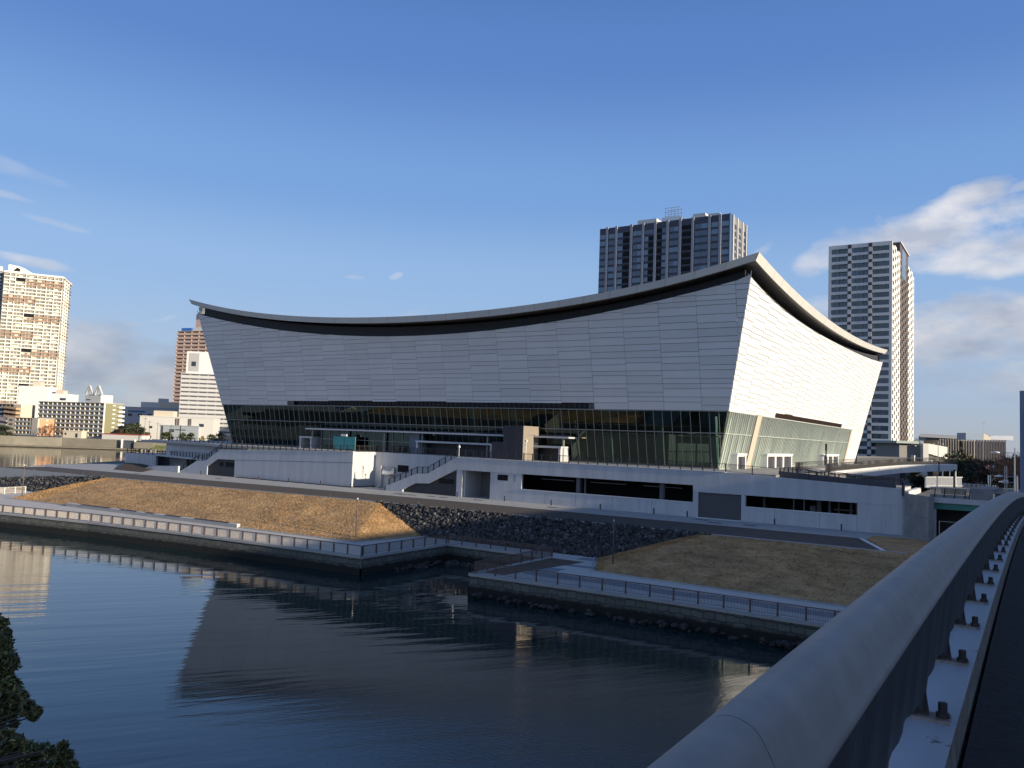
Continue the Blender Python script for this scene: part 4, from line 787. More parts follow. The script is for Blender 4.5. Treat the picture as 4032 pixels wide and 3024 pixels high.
rail_run('promenade_railing', 'brown barred railing along the shaded right promenade edge', 'railing', PG, [(-42.8,61.65,ZP+.04),(-26.1,62.5,ZP+.04),(-13.8,62.3,ZP+.04),(2,62.3,ZP+.04)], step=2.0, **kw)
lw = rail_run('white_railing', 'white framed railing at the far left end of the promenade', 'railing', 'white railings', [(-152,66.5,ZP),(-145.5,69.6,ZP),(-146.5,73.5,ZP)], step=1.8, h=1.1, m=WHITE, bm=BALUS, bar=.014, bsp=.12, depth=.05)
# long low bench wall with pale and black tops
bn = empty('long_bench', (-103,68,ZP), 0, 'very long low pale bench with black top sections at the foot of the turf', 'bench')
b0, b1 = Vector((-120.6,66.75,ZP)), Vector((-84.0,68.25,ZP)); u = (b1-b0).normalized(); nn = Vector((-u.y,u.x,0)); Lb = (b1-b0).length
def bx_(a, b, y0, y1, z0, z1): return [b0+u*a+nn*y0+Vector((0,0,z0)), b0+u*b+nn*y0+Vector((0,0,z0)), b0+u*b+nn*y1+Vector((0,0,z0)), b0+u*a+nn*y1+Vector((0,0,z0)), b0+u*a+nn*y0+Vector((0,0,z1)), b0+u*b+nn*y0+Vector((0,0,z1)), b0+u*b+nn*y1+Vector((0,0,z1)), b0+u*a+nn*y1+Vector((0,0,z1))]
local(MB().hexa(bx_(0,Lb,-.25,.25,0,.42)).build('bench_base', CONC), bn)
local(MB().hexa(bx_(0,Lb,-.27,.27,.42,.50)).build('bench_top', mat('bright_bench_concrete', (.62,.62,.60), .7)), bn)
for a, b in ((3.5,10.5),(12.8,16.5),(18.4,20.2),(22.6,25.8),(28.5,35.0)): local(MB().hexa(bx_(a,b,-.29,.2,.47,.535)).build('timber_top', mat('black_timber', (.03,.028,.028), .6)), bn)
def lamp(x, y, z, h, label, name='lamp_post', rad=.06):
    r = empty(name, (x,y,z), 0, label, 'lamp post', 'slim lamp posts of the promenade'); MB().tube([(0,0,0),(0,0,h*.62),(0,0,h)], [rad*1.25,rad*1.1,rad], 8).build('pole', mat('brown_grey_pole', (.12,.10,.09), .5), r, True); MB().tube([(0,0,h*.965),(0,0,h)], rad*1.25, 8).build('lamp_head', WHITE, r); MB().box(-.22,-.22,0,.22,.22,.05).build('base_plate', CONC, r)
lamp(-136.2,67.9,ZP,5.4,'slim brown lamp post at the far left end of the sunlit turf'); lamp(-66.2,70.6,ZP,4.9,'slim brown lamp post at the right corner of the sunlit turf'); lamp(-34.5,73.2,ZP,4.9,'slim dark lamp post at the left corner of the shaded turf')
# ================================================================== BRIDGE
bX = lambda y: .00025*y*y if y < 60 else .00025*3600+.024*(y-60)
bD = lambda y: (.00075*y*y if y > 0 else 0) if y < 37 else 1.027+(y-37)*.0430
ys = [-30,-20,-10,-6,-4,-2]+[i*1.0 for i in range(0,38)]+[40,45,50,60,70,80,88,95.5]
m = MB()
for a, b in zip(ys, ys[1:]): m.hexa([(bX(a)-.24,a,14.1-bD(a)),(bX(a)+20,a,14.1-bD(a)),(bX(b)+20,b,14.1-bD(b)),(bX(b)-.24,b,14.1-bD(b)),(bX(a)-.24,a,15.25-bD(a)),(bX(a)+20,a,15.25-bD(a)),(bX(b)+20,b,15.25-bD(b)),(bX(b)-.24,b,15.25-bD(b))])
struct('bridge_walkway', m, ASPHD)
m = MB()
for a, b in zip(ys, ys[1:]): 
    for x0, x1, z0, z1 in ((-.66,-.25,14.1,15.4),):
        m.hexa([(bX(a)+x0,a,z0-bD(a)),(bX(a)+x1,a,z0-bD(a)),(bX(b)+x1,b,z0-bD(b)),(bX(b)+x0,b,z0-bD(b)),(bX(a)+x0,a,z1-bD(a)),(bX(a)+x1-.012,a,z1-bD(a)),(bX(b)+x1-.012,b,z1-bD(b)),(bX(b)+x0,b,z1-bD(b))])
KW = bpy.data.materials.new('worn_white_kerb_paint'); KW.use_nodes = True; n = KW.node_tree.nodes; l = KW.node_tree.links; p = n['Principled BSDF']; p.inputs['Roughness'].default_value = .5
g = n.new('ShaderNodeNewGeometry'); sp = n.new('ShaderNodeSeparateXYZ'); l.new(g.outputs['Normal'], sp.inputs[0]); t = n.new('ShaderNodeTexNoise'); t.inputs['Scale'].default_value = 9; t.inputs['Detail'].default_value = 8; t.inputs['Roughness'].default_value = .7; l.new(g.outputs['Position'], t.inputs['Vector'])
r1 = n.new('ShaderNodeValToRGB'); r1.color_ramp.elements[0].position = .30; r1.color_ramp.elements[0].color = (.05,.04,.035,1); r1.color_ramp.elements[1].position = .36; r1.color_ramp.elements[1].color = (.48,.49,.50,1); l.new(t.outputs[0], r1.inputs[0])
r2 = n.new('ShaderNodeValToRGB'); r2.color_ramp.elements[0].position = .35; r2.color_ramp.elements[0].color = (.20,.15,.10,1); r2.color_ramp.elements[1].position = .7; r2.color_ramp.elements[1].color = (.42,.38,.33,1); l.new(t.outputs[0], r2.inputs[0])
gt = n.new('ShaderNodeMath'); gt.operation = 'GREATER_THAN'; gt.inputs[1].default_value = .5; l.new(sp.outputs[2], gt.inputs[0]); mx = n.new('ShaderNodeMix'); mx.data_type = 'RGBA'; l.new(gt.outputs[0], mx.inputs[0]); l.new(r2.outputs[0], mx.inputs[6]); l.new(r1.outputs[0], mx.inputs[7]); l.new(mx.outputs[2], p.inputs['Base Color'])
kbo = struct('bridge_kerb', m, KW)
br = empty('bridge_railing', (-.4,1,15.4), 0, 'grey bridge railing with a broad rounded handrail running away in the foreground', 'railing')
lb = lambda o: local(o, br)
HR = mat('worn_grey_handrail', (.36,.305,.26), .6, var=.12, vscale=7, det=9, bump=.05, bscale=60)
sec = [-6,-4.2,-2.4,-.5,1.42,3.35,5.3,7.2,9.1,11,13,15,17,19,21,23,25,27,29,31,33,35,37]
PROF0 = [(-.498,15.950),(-.503,15.978),(-.494,16.006),(-.470,16.026),(-.438,16.035),(-.408,16.028),(-.388,16.012),(-.372,15.985),(-.356,15.955),(-.342,15.925),(-.328,15.902),(-.334,15.888),(-.36,15.882),(-.41,15.880),(-.455,15.888),(-.473,15.912)]
PROF = []
for i_ in range(16):
    p0_, p1_, p2_, p3_ = (PROF0[(i_+k_-1) % 16] for k_ in range(4))
    for t_ in (0,.5): PROF.append(tuple(.5*((2*p1_[c_])+(p2_[c_]-p0_[c_])*t_+(2*p0_[c_]-5*p1_[c_]+4*p2_[c_]-p3_[c_])*t_*t_+(3*p1_[c_]-p0_[c_]-3*p2_[c_]+p3_[c_])*t_**3) for c_ in (0,1)))
PROF = PROF[::-1]; NP_ = len(PROF)
for a, b in zip(sec, sec[1:]):
    path = []; k = 6
    for i in range(k+1): y = a+.001+(b-a-.002)*i/k; path.append((-.405+bX(y), y, 15.99-bD(y)))
    mm = MB(); 
    rings = []
    for q in path:
        rings.append(len(mm.v))
        for ex, ez in PROF: mm.v.append((q[0]+.405+ex, q[1], q[2]-15.99+ez))
    for r0, r1_ in zip(rings, rings[1:]):
        for j in range(NP_): mm.f.append((r0+j, r1_+j, r1_+(j+1)%NP_, r0+(j+1)%NP_))
    lb(mm.build('handrail', HR, None, True))
BP = mat('dark_balustrade_steel', (.085,.082,.088), .5, var=.12, vscale=5); RUST = mat('rusty_dark_steel', (.055,.045,.042), .6, var=.3, vscale=40)
PLT = mat('stained_base_plate', (.30,.25,.22), .6, var=.4, vscale=30)
y = 3.9-1.13*6; i = 0; pys = []
while y < 36: pys.append(y); y += 1.13
for y0, y1 in zip(pys, pys[1:]):
    mm = MB(); k = 12                    # panel of each bay: folded plate with an arched lower edge
    for i in range(k):
        ya = y0+(y1-y0)*i/k; yb = y0+(y1-y0)*(i+1)/k; ar = lambda y: 15.415+.10*math.sin(math.pi*max(0,min(1,(y-y0)/(y1-y0))))**.55
        fo = lambda y: -.352+.010*((int(round((y-y0)/(y1-y0)*k)) % 4) < 2)
        mm.quad((fo(ya)-.045+bX(ya),ya,ar(ya)-bD(ya)),(fo(yb)-.045+bX(yb),yb,ar(yb)-bD(yb)),(fo(yb)+bX(yb),yb,15.905-bD(yb)),(fo(ya)+bX(ya),ya,15.905-bD(ya)))
    lb(mm.build('balustrade_panel', BP))
for y in pys:
    x = bX(y); d = bD(y); z = 15.4-d
    po = MB(); po.box(x-.50,y-.03,z+.012,x-.425,y+.03,15.90-d); po.hexa([(x-.45,y-.014,z+.012),(x-.365,y-.014,z+.012),(x-.365,y+.014,z+.012),(x-.45,y+.014,z+.012),(x-.45,y-.014,z+.15),(x-.385,y-.014,z+.15),(x-.385,y+.014,z+.15),(x-.45,y+.014,z+.15)])
    pp_ = lb(po.build('post', RUST))
    bp_ = MB().box(x-.50,y-.055,z,x-.285,y+.055,z+.012).build('base_plate', PLT); bp_.parent = pp_
    for bxx in (-.315, -.465):
        bo = MB(); bo.tube([(x+bxx,y,z+.012),(x+bxx,y,z+.032)], .026, 6); bo.tube([(x+bxx,y,z+.032),(x+bxx,y,z+.072)], .018, 10); q = bo.build('anchor_bolt', RUST); q.parent = pp_
pl = empty('bridge_pillar', (.1,37.6,14.3), 0, 'tall blue grey painted pillar at the far end of the bridge railing', 'pillar'); bevel(MB().box(-.42,-.3,-.3,.9,.5,4.75).build('pillar_shaft', mat('blue_grey_paint', (.20,.25,.36), .6), pl), .02)
# ------------------------------------------------------------------ abutment and underpass at the bridge end
ab = empty('bridge_abutment', (-10,97,ZR), 0, 'grey concrete abutment wall between the white terrace wall and the green beam', 'abutment')
local(MB().hexa([(-11.95,100.0,6.9),(-8.85,94.6,6.9),(-8.4,95,6.9),(-11.5,100.4,6.9),(-11.95,100.0,11.85),(-8.85,94.6,11.9),(-8.4,95,11.9),(-11.5,100.4,11.85)]).build('abutment_wall', CONCD), ab)
local(MB().hexa([(-11.9,99.9,9.6),(-8.87,94.58,9.6),(-8.86,94.6,9.6),(-11.89,99.92,9.6),(-11.9,99.9,9.64),(-8.87,94.58,9.64),(-8.86,94.6,9.64),(-11.89,99.92,9.64)]).build('joint', GAP), ab)
up = empty('underpass', (-3,96,ZR), 0, 'dark underpass opening below a green steel beam and white slab edge', 'underpass'); lu = lambda o: local(o, up)
lu(MB().box(-8.88,96,11.28,14,104,11.82).build('slab_edge', WALLW)); lu(MB().box(-8.86,96.25,10.62,14,96.6,11.28).build('green_beam', mat('sea_green_beam', (.05,.23,.20), .5))); lu(MB().box(-4.2,96.2,10.62,-4.12,96.25,11.28).build('beam_joint', mat('sea_green_dark', (.03,.13,.12), .5)))
lu(MB().box(-8.82,96.1,6.9,-8.3,96.6,10.62).build('column', WALLW)); lu(MB().box(-8.3,98.6,6.9,14,99,10.7).build('back_wall', mat('dark_underpass_wall', (.035,.035,.038), .9))); lu(MB().box(-9.1,96.1,7,-8.9,96.25,8.9).build('rusty_post', mat('rust_red', (.10,.035,.02), .8)))
lu(MB().box(-8.1,96.8,9.3,14,96.85,9.34).build('cable', STEEL))
lu(MB().box(-8.05,96.3,6.95,-7.98,96.4,9.4).build('pipe', STEEL))
rg = empty('approach_railing', (-6,96.3,11.82), 0, 'old leaning post railing with beige bars above the white slab edge', 'railing'); lr = lambda o: local(o, rg)
for x in (-8.5,-7.6,-6.65,-5.7,-5.3): lr(MB().hexa([(x-.06,96.15,11.7),(x+.04,96.15,11.7),(x+.04,96.4,11.7),(x-.06,96.4,11.7),(x+.10,96.25,12.9),(x+.18,96.25,12.9),(x+.18,96.35,12.9),(x+.10,96.35,12.9)]).build('post', RAILDK))
lr(MB().box(-8.9,96.2,12.86,-5.2,96.36,12.95).build('handrail', STEEL))
m = MB(); x = -8.85
while x < -5.2: m.box(x,96.29,12.15,x+.035,96.33,12.86); x += .11
lr(m.build('bars', BALUS)); lr(MB().box(-8.9,96.3,11.82,-5.2,96.45,12.15).build('plinth', CONCD))
m = MB().box(-5.15,96.1,11.83,-3.2,96.9,12.98); tag(m.build('bridge_end_block', CONCD), 'square grey stone end block beside the old approach railing', 'stone block')
tag(MB().box(-3.0,96.3,11.83,9,96.5,12.6).build('parapet_wall', mat('dark_parapet', (.10,.095,.10), .8)), 'dark low parapet just behind the foreground handrail', 'parapet')
# white slatted fence and pale curved road parapets beyond
def posts_fence(name, label, pts, z0, h, m, sp, w=.08, group=None):
    r = empty(name, (*pts[0],z0), 0, label, 'fence', group); P = [Vector((*p,z0)) for p in pts]; g_ = MB()
    for a, b in zip(P, P[1:]):
        k = max(1,int((b-a).length/sp))
        for i in range(k): q = a+(b-a)*i/k; g_.box(q.x-w/2,q.y-w/2,z0,q.x+w/2,q.y+w/2,z0+h)
        g_.beam(a+Vector((0,0,h)), b+Vector((0,0,h)), w, .06); g_.beam(a+Vector((0,0,.2)), b+Vector((0,0,.2)), w, .05)
    local(g_.build('slats', m), r); return r
x0, y0 = G(3645,1920,12.0); posts_fence('slat_fence', 'white slatted fence curving down behind the old approach railing', [(x0,y0),(x0+1.2,y0+4),(x0+3.6,y0+8)], 12.0, 1.35, WHITE, .3, .2)
pwl = empty('road_parapet', (-6,150,9), 0, 'pale low curved road parapet with dark posts beyond the underpass', 'parapet'); Q = [at(3700,1910,135), at(3790,1912,150), at(3880,1918,150), at(3925,1922,142), at(3928,1930,125), at(3860,1925,112)]
m = MB(); m2 = MB()
for a, b in zip(Q, Q[1:]):
    m.hexa([(a.x,a.y,9.5),(b.x,b.y,9.5),(b.x+.1,b.y+.4,9.5),(a.x+.1,a.y+.4,9.5),(a.x,a.y,a.z+.45),(b.x,b.y,b.z+.45),(b.x+.1,b.y+.4,b.z+.45),(a.x+.1,a.y+.4,a.z+.45)])
    for i in range(5): q = a+(b-a)*(i/5); m2.box(q.x-.05,q.y-.25,q.z-.9,q.x+.05,q.y-.1,q.z+.9)
local(m.build('parapet_wall', mat('pale_parapet', (.5,.5,.5), .8)), pwl); local(m2.build('parapet_posts', RAILDK), pwl)
# ================================================================== CITY BEHIND
CW = lambda cx, cy: Vector((cx*math.cos(YAW)-cy*math.sin(YAW), cx*math.sin(YAW)+cy*math.cos(YAW)))   # direction given relative to the view
def frame(name, P, u, z0, label, cat, group=None):
    return empty(name, (P[0],P[1],z0), math.atan2(u[1],u[0]), label, cat, group)
WIN = mat('dark_window_glass', (.03,.04,.055), .12, spec=.8); WINB = mat('blue_window_glass', (.06,.10,.17), .10, spec=.9); WINL = mat('curtained_window', (.20,.29,.38), .3)
# ---- dark glass tower behind the roof
X0, X1, Y0, Y1, ZT = -180.7, -114.4, 356.8, 384.8, 122.3
t = empty('glass_tower', (X0,Y0,8), 0, 'wide dark glass apartment tower with grey vertical piers rising behind the arena roof', 'tower')
lt = lambda o: o
TB = mat('dark_spandrel', (.045,.055,.085), .45); TP = mat('grey_pier', (.30,.32,.37), .6); TW = mat('white_fin', (.62,.62,.60), .5)
MB().box(.3,.3,0,X1-X0-.3,Y1-Y0-.3,ZT-8-.3).build('wall', TB, t)
H = ZT-8; piers = [(4,5.1),(9,10.1),(17,18.2),(23.2,24.3),(29.5,30.7),(35.7,36.9),(42,43.2),(48.2,49.3),(56.2,57.3),(61.2,62.3)]
for a, b in piers: MB().box(a,-.45,0,b,.3,H).build('pier', TP, t)
edges = [(0.1,4)]+[(piers[i][1],piers[i+1][0]) for i in range(9)]+[(62.3,66.2)]
win = []; balc = []; rails_ = []; bright = []; rnd = random.Random(4)
zf = H-3.4
for k in range(14):
    z = zf-3.3*k-2.4
    for j, (a, b) in enumerate(edges):
        if j in (2,5,7) or (j == 4 and k > 0) :
            c0 = a+.2 if j in (5,) else a+(b-a)*(.45 if j in (2,4) else .05); c1 = a+(b-a)*.5 if j == 5 else b-.2
            balc.append((c0,-.02,z-.3,c1,.32,z+2.3)); rails_.append((c0,-.30,z-.55,c1,.25,z+.1))
            if j == 5: (bright if rnd.random() < .5 else win).append((a+(b-a)*.55,.1,z,b-.2,.28,z+2.2))
            elif j in (2,4): (bright if rnd.random() < .4 else win).append((a+.2,.1,z,a+(b-a)*.42,.28,z+2.2))
        else:
            n_ = 1 if b-a < 4.2 else 2
            for q in range(n_): 
                c0 = a+.3+(b-a-.6)*q/n_; c1 = a+.3+(b-a-.6)*(q+1)/n_-.08; (bright if rnd.random() < .28 else win).append((c0,.1,z,c1,.28,z+2.2))
repeats('window', win[:90], WINB, t); repeats('curtained_window', bright[:40], WINL, t)
for nm, bs, m_ in (('window_rest',win[90:],WINB),('curtained_window_rest',bright[40:],WINL),('balcony_recess',balc,BLACK),('balcony_front',rails_,TB)):
    q = MB()
    for b in bs: q.box(*b)
    tag(q.build(nm, m_, t), kind='stuff')
q = MB(); W_ = X1-X0; D_ = Y1-Y0
for k in range(14):
    z = zf-3.3*k-2.4
    for a, b in ((.4,3.2),(4.8,6.6),(7.6,9.6),(11.6,13.4),(14,17),(18.6,20.2),(21.4,23.4)): q.box(W_-.28,a,z,W_-.05,b,z+2.2)
tag(q.build('side_windows', WIN, t), kind='stuff')
MB().box(W_-.3,3.6,0,W_-.1,23.6,H).build('side_wall', mat('pale_side_wall', (.22,.22,.23), .7), t)
for a in (3.6,10.1,17.9,24.0): MB().box(W_-.3,a,0,W_+.5,a+.95,H+.1).build('white_fin', TW, t)
MB().box(W_-.32,.0,0,W_+.02,3.5,H).build('corner_glazing', WINB, t); MB().box(W_-.32,25,0,W_+.02,D_,H).build('corner_glazing', WINB, t)
for a, b, c_, d in ((18,28,3.4,9),(46.5,52.5,3.2,10),(54,59.5,2.4,8)): MB().box(a,6,H-1,b,6+d,H+c_).build('roof_plant', PANEL2, t)
q = MB()
for x in (33,36,39.5): q.beam((x,5,H),(x,5,H+7.5),.25); q.beam((x,9,H),(x,9,H+7.5),.25)
for z in (H+3.2,H+5.4,H+7.4): q.beam((32.5,5,z),(40,5,z),.22); q.beam((32.5,9,z),(40,9,z),.22)
q.box(31.5,4,H+.4,41.5,10,H+2.6); q.build('cleaning_gantry', STEEL, t)
# ---- checkerboard tower on the right
X0, X1, Y0, Y1, ZT = -69.5, -45.47, 346.4, 418, 99.9
t = empty('checkered_tower', (X0,Y0,8), 0, 'slim white apartment tower with checkerboard windows on its sunlit side', 'tower')
LW = mat('light_grey_facade', (.74,.73,.70), .7); BR = mat('dark_brown_square', (.09,.07,.075), .7); BRW = mat('brown_facade_tile', (.12,.10,.09), .7)
H = ZT-8; W_ = X1-X0; D_ = Y1-Y0; F_ = 3.13; NF = 28
q = MB(); q.box(0,1.2,0,W_-.9,D_,H-.9); q.box(0,0,0,1.2,1.25,H); q.box(22.9,0,0,W_,1.25,H); q.box(1.2,0,H-1.6,22.9,1.25,H+.05)
for k in range(NF): z = H-1.6-F_*(k+1)+.0; q.box(1.2,0,z-.0,22.9,1.25,z+1.15)
q.build('wall', LW, t)
pw = []; bs = []
for k in range(NF+1):
    z = H-1.6-F_*k
    for a in (7.45,15.25):
        bs.append((a,-.12,z-.1,a+1.4,.3,z+1.5 if k == 0 else z+1.15)); pw.append((a,-.10,z-F_+1.15,a+1.4,.3,z-.1))
repeats('white_square', pw, LW, t); repeats('brown_square', bs, BR, t)
win = []; lw_ = []; rnd = random.Random(2)
for k in range(NF):
    z = H-1.6-F_*(k+1)+1.18
    for a, b in ((1.3,4.1),(4.2,7.3),(8.95,13.2),(13.3,15.1),(16.8,19.0),(19.1,22.8)):
        rec = (a,b) in ((4.2,7.3),(13.3,15.1),(16.8,19.0))
        n_ = max(1, round((b-a)/1.25))
        for q_ in range(n_): c0 = a+(b-a)*q_/n_+.05; c1 = a+(b-a)*(q_+1)/n_-.05; (win if rnd.random() < .72 else lw_).append((c0,.75 if rec else .18,z,c1,1.1 if rec else .3,z+1.85))
repeats('window', win, mat('grey_green_window', (.07,.095,.11), .12, spec=.9), t); repeats('curtained_window', lw_, mat('paler_window', (.15,.19,.22), .2), t)  # a paler share of the windows, picked at random
sd = MB(); sd.box(W_-.9,1.25,0,W_-.6,D_,H-.3)
cols = [1.6+i*(D_-1.9)/13 for i in range(14)]; cw = (D_-1.9)/13; dk_ = MB(); bw = MB()
for i in range(13):
    y = cols[i]; br_ = 4 <= i <= 8; top = H+4.1 if br_ else H-.2
    tgt = bw if br_ else sd
    tgt.box(W_-.6,y+cw*.02,0,W_-.25,y+cw*.12,top)
    for k in range(NF+1):
        z = H-1.6-F_*(k+1)+(F_*.5 if i % 2 else 0)
        tgt.box(W_-.6,y,z+1.75,W_,y+cw,min(z+F_,top))
        tgt.box(W_-.6,y+cw*.62,z,W_,y+cw,min(z+1.8,top))
        dk_.box(W_-.62,y,z,W_-.28,y+cw*.62,min(z+1.75,top))
sd.build('side_wall', LW, t); bw.build('brown_wall', BRW, t); tag(dk_.build('side_windows', mat('brown_black_window', (.06,.05,.045), .3), t), kind='stuff')
cx = MB(); cx.box(W_-7,cols[4]-.3,H-1,W_-.1,cols[9]+.3,H+4.2); cx.build('roof_box', BR, t); MB().box(W_-8,cols[4]-1.2,H+4.2,W_+.5,cols[9]+1,H+4.6).build('roof_slab', LW, t)
MB().box(W_-.3,cols[5]+.5,H-9,W_+.04,cols[7]+2,H+3.2).build('sky_lounge_glass', WINB, t)
q = MB(); q.box(-6,-3,-2,W_+6,-.5,5.2); q.build('podium_wall', mat('grey_podium', (.22,.22,.23), .8), t)
# ---- generic balcony slab block
def slab_block(name, label, cat, P, u, W_, D_, z0, z1, nf, bays, wall, front, wmat, divider=None, side=None, group=None, ph=1.05, proj=1.1, ends=True, side_balc=0, wcap=100, winh=.62):
    t = frame(name, P, u, z0, label, cat, group); H = z1-z0; F_ = H/nf
    MB().box(0,0,0,W_,D_,H).build('wall', wall, t)
    f = MB(); d = MB(); ws = []
    for k in range(nf):
        z = k*F_; f.box(0,-proj,z-.12,W_,-.002,z+.12); f.box(0,-proj,z+.12,W_,-proj+.14,z+ph)
        for j in range(bays):
            a = W_*j/bays; b = W_*(j+1)/bays; ws.append((a+(b-a)*.12,-.05,z+.4,b-(b-a)*.12,-.004,z+F_*.86))
    f.box(-.2,-proj-.1,H-.15,W_+.2,D_+.1,H+.25); f.build('balcony_front', front, t)
    for j in range(bays+1): a = W_*j/bays; d.box(a-.12,-proj+.05,0,a+.12,-.003,H-.2)
    d.build('balcony_dividers', divider or wall, t)
    ws.sort(key=lambda b: -b[2]); repeats('window', ws, wmat, t, wcap)
    if side:
        MB().box(W_-.02,-.01,0,W_+.12,D_,H-.16).build('end_wall', side, t); sw_ = MB()
        for k in range(nf): z = k*F_; sw_.box(W_+.10,D_*.42,z+1.2,W_+.16,D_*.58,z+1.9)
        tag(sw_.build('end_windows', WHITE, t), kind='stuff')
    if side_balc:
        sb = MB()
        for k in range(nf): z = k*F_; sb.box(W_+.12,D_-side_balc,z-.1,W_+1.9,D_,z+1.1)
        sb.build('end_balconies', WHITE, t)
    return t
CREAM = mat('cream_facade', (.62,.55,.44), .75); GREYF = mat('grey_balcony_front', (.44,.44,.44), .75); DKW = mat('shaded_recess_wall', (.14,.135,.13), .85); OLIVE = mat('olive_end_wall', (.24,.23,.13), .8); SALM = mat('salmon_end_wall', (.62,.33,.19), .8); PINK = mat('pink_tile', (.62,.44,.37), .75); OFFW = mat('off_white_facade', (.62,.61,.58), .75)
# ---- leaning-looking giant tower at the far left
PA = at(18,1068,700); u = CW(.888,.46).normalized()
def hit(px, py, P, d):
    r_ = ray(px, py); det = r_.x*(-d.y)+r_.y*d.x; return ((P.x)*r_.y-(P.y)*r_.x)/(r_.x*d.y-r_.y*d.x)
Lf = hit(248,1093,PA,u); PB = Vector((PA.x,PA.y))+u*Lf; v = CW(-.33,.94).normalized(); Lc = hit(278,1121,PB,v)
z0 = 5; t = frame('residential_tower', (PA.x,PA.y), u, z0, 'very tall cream apartment tower with brown bands at the far left edge', 'tower'); H = PA.z-z0; ch = v; th = math.atan2(u.y,u.x)
cl = Vector((v.x*math.cos(th)+v.y*math.sin(th), -v.x*math.sin(th)+v.y*math.cos(th)))  # chamfer direction in the tower's frame
C2 = Vector((Lf,0))+cl*Lc
plan = [(0,0),(Lf,0),(C2.x,C2.y),(C2.x-2,C2.y+24),(0,C2.y+24)]
MB().prism(plan, 0, H-.5).build('wall', mat('warm_cream_wall', (.60,.56,.47), .8), t)
F_ = 3.1; NF = int(H/F_); bayx = [0, Lf*.10, Lf*.195, Lf*.37, Lf*.56, Lf*.725, Lf*.86, Lf]
wh = MB(); bn_ = MB(); pr2 = {}; pbn = {}; ws = []; ns = []
WHT = mat('cream_white_frame', (.80,.78,.72), .7); BRN = mat('red_brown_band', (.42,.27,.20), .75)  # cream white is the even colour of the frames
rnd = random.Random(9)
def brown(k, j): r_ = k % 10; return (r_ in (1,2) and j >= 3) or (r_ in (6,7) and j <= 3)
void = [(1,2),(11,3),(21,3),(31,3)]
for k in range(NF):
    z = H-1.2-F_*(k+1)
    for j in range(7):
        a, b = bayx[j], bayx[j+1]; tg = bn_ if brown(k,j) else wh; vv = any(k == q0 and j == j0 for q0, j0 in void)
        if vv: ns.append((a+.3,-.9,z+.1,b-.3,-.1,z+F_)) ; continue
        tg.box(a,-1.5,z-.14,b,-.003,z+.14); tg.box(a+.3,-1.5,z+.14,b-.3,-1.42,z+.85) if True else None
        (pbn if brown(k,j) else pr2).setdefault((j,k//5) if brown(k,j) else (j,'w',sum(brown(m_,j) for m_ in range(k))), MB()).box(b-.28,-1.55,z,b+.28,-.004,z+F_)
        n_ = max(1,int((b-a)/2.6)); 
        for q in range(n_):
            if rnd.random() < .72: c0 = a+.4+(b-a-.8)*q/n_; ws.append((c0,-.06,z+.3,c0+(b-a-.8)/n_*.8,-.005,z+2.4))
    # chamfer slabs
    tg = bn_ if (k % 10 in (1,2,5,6)) else wh
    a = Vector((Lf,0)); b = C2; nn = Vector((cl.y,-cl.x))*1.5
    tg.hexa([(a.x,a.y,z-.14),(a.x+nn.x*.2+0,a.y-1.5,z-.14),(b.x+nn.x,b.y+nn.y,z-.14),(b.x,b.y,z-.14),(a.x,a.y,z+.14),(a.x+nn.x*.2,a.y-1.5,z+.14),(b.x+nn.x,b.y+nn.y,z+.14),(b.x,b.y,z+.14)][:8])
    for q in range(4):
        if rnd.random() < .9: 
            c0 = a.lerp(b, (q+.15)/4); c1 = a.lerp(b, (q+.75)/4); o_ = nn*.04
            dk_ = (c0, c1); chs = globals().setdefault('_chs', MB()); chs.hexa([(c0.x,c0.y,z+.4),(c0.x+o_.x,c0.y+o_.y,z+.4),(c1.x+o_.x,c1.y+o_.y,z+.4),(c1.x,c1.y,z+.4),(c0.x,c0.y,z+2.3),(c0.x+o_.x,c0.y+o_.y,z+2.3),(c1.x+o_.x,c1.y+o_.y,z+2.3),(c1.x,c1.y,z+2.3)])
    for q in range(1,4): c0 = a.lerp(b, q/4); pr2.setdefault(10+q, MB()).box(c0.x-.1,c0.y-1.2,z,c0.x+.9,c0.y,z+F_) if q != 0 else None
wh.build('balcony_slabs', WHT, t); bn_.build('brown_balcony_slabs', BRN, t); [m_.build('pier', WHT, t) for m_ in pr2.values()]; [m_.build('brown_pier', BRN, t) for m_ in pbn.values()]
tag(_chs.build('chamfer_windows', WIN, t), kind='stuff'); repeats('sky_void', ns, BLACK, t)
repeats('window', ws, mat('grey_brown_window', (.20,.19,.165), .3), t)
q = MB(); q.prism([(0,-1.6),(Lf+1,-1.6),(C2.x+1.4,C2.y),(C2.x-2,C2.y+24),(0,C2.y+24)], H-1.0, H+.6); q.build('roof_rim', WHT, t)
q = MB(); q.wall([(2.5,H+.6),(15,H+.6),(22,H+.6),(14,H+5),(9.5,H+6.2),(2.5,H+7)], 2, 12); q.build('roof_plant', WHT, t); MB().wall([(6,H+1.4),(11.5,H+1.4),(11.5,H+3.8),(9,H+4.8)], 1.9, 2.05).build('roof_void', BLACK, t)
q = MB(); q.box(-16,6,0,-.05,30,H+1); q.build('set_back_wing', mat('shaded_grey_wing', (.34,.36,.38), .8), t)
q = MB()
for k in range(NF): z = H-1.2-F_*(k+1); q.box(-14,5.9,z+.6,-1.5,6.0,z+2.4)
tag(q.build('wing_windows', WIN, t), kind='stuff')
MB().box(-13,4.5,H+.5,-2,12,H+4.5).build('wing_roof_box', WHT, t)
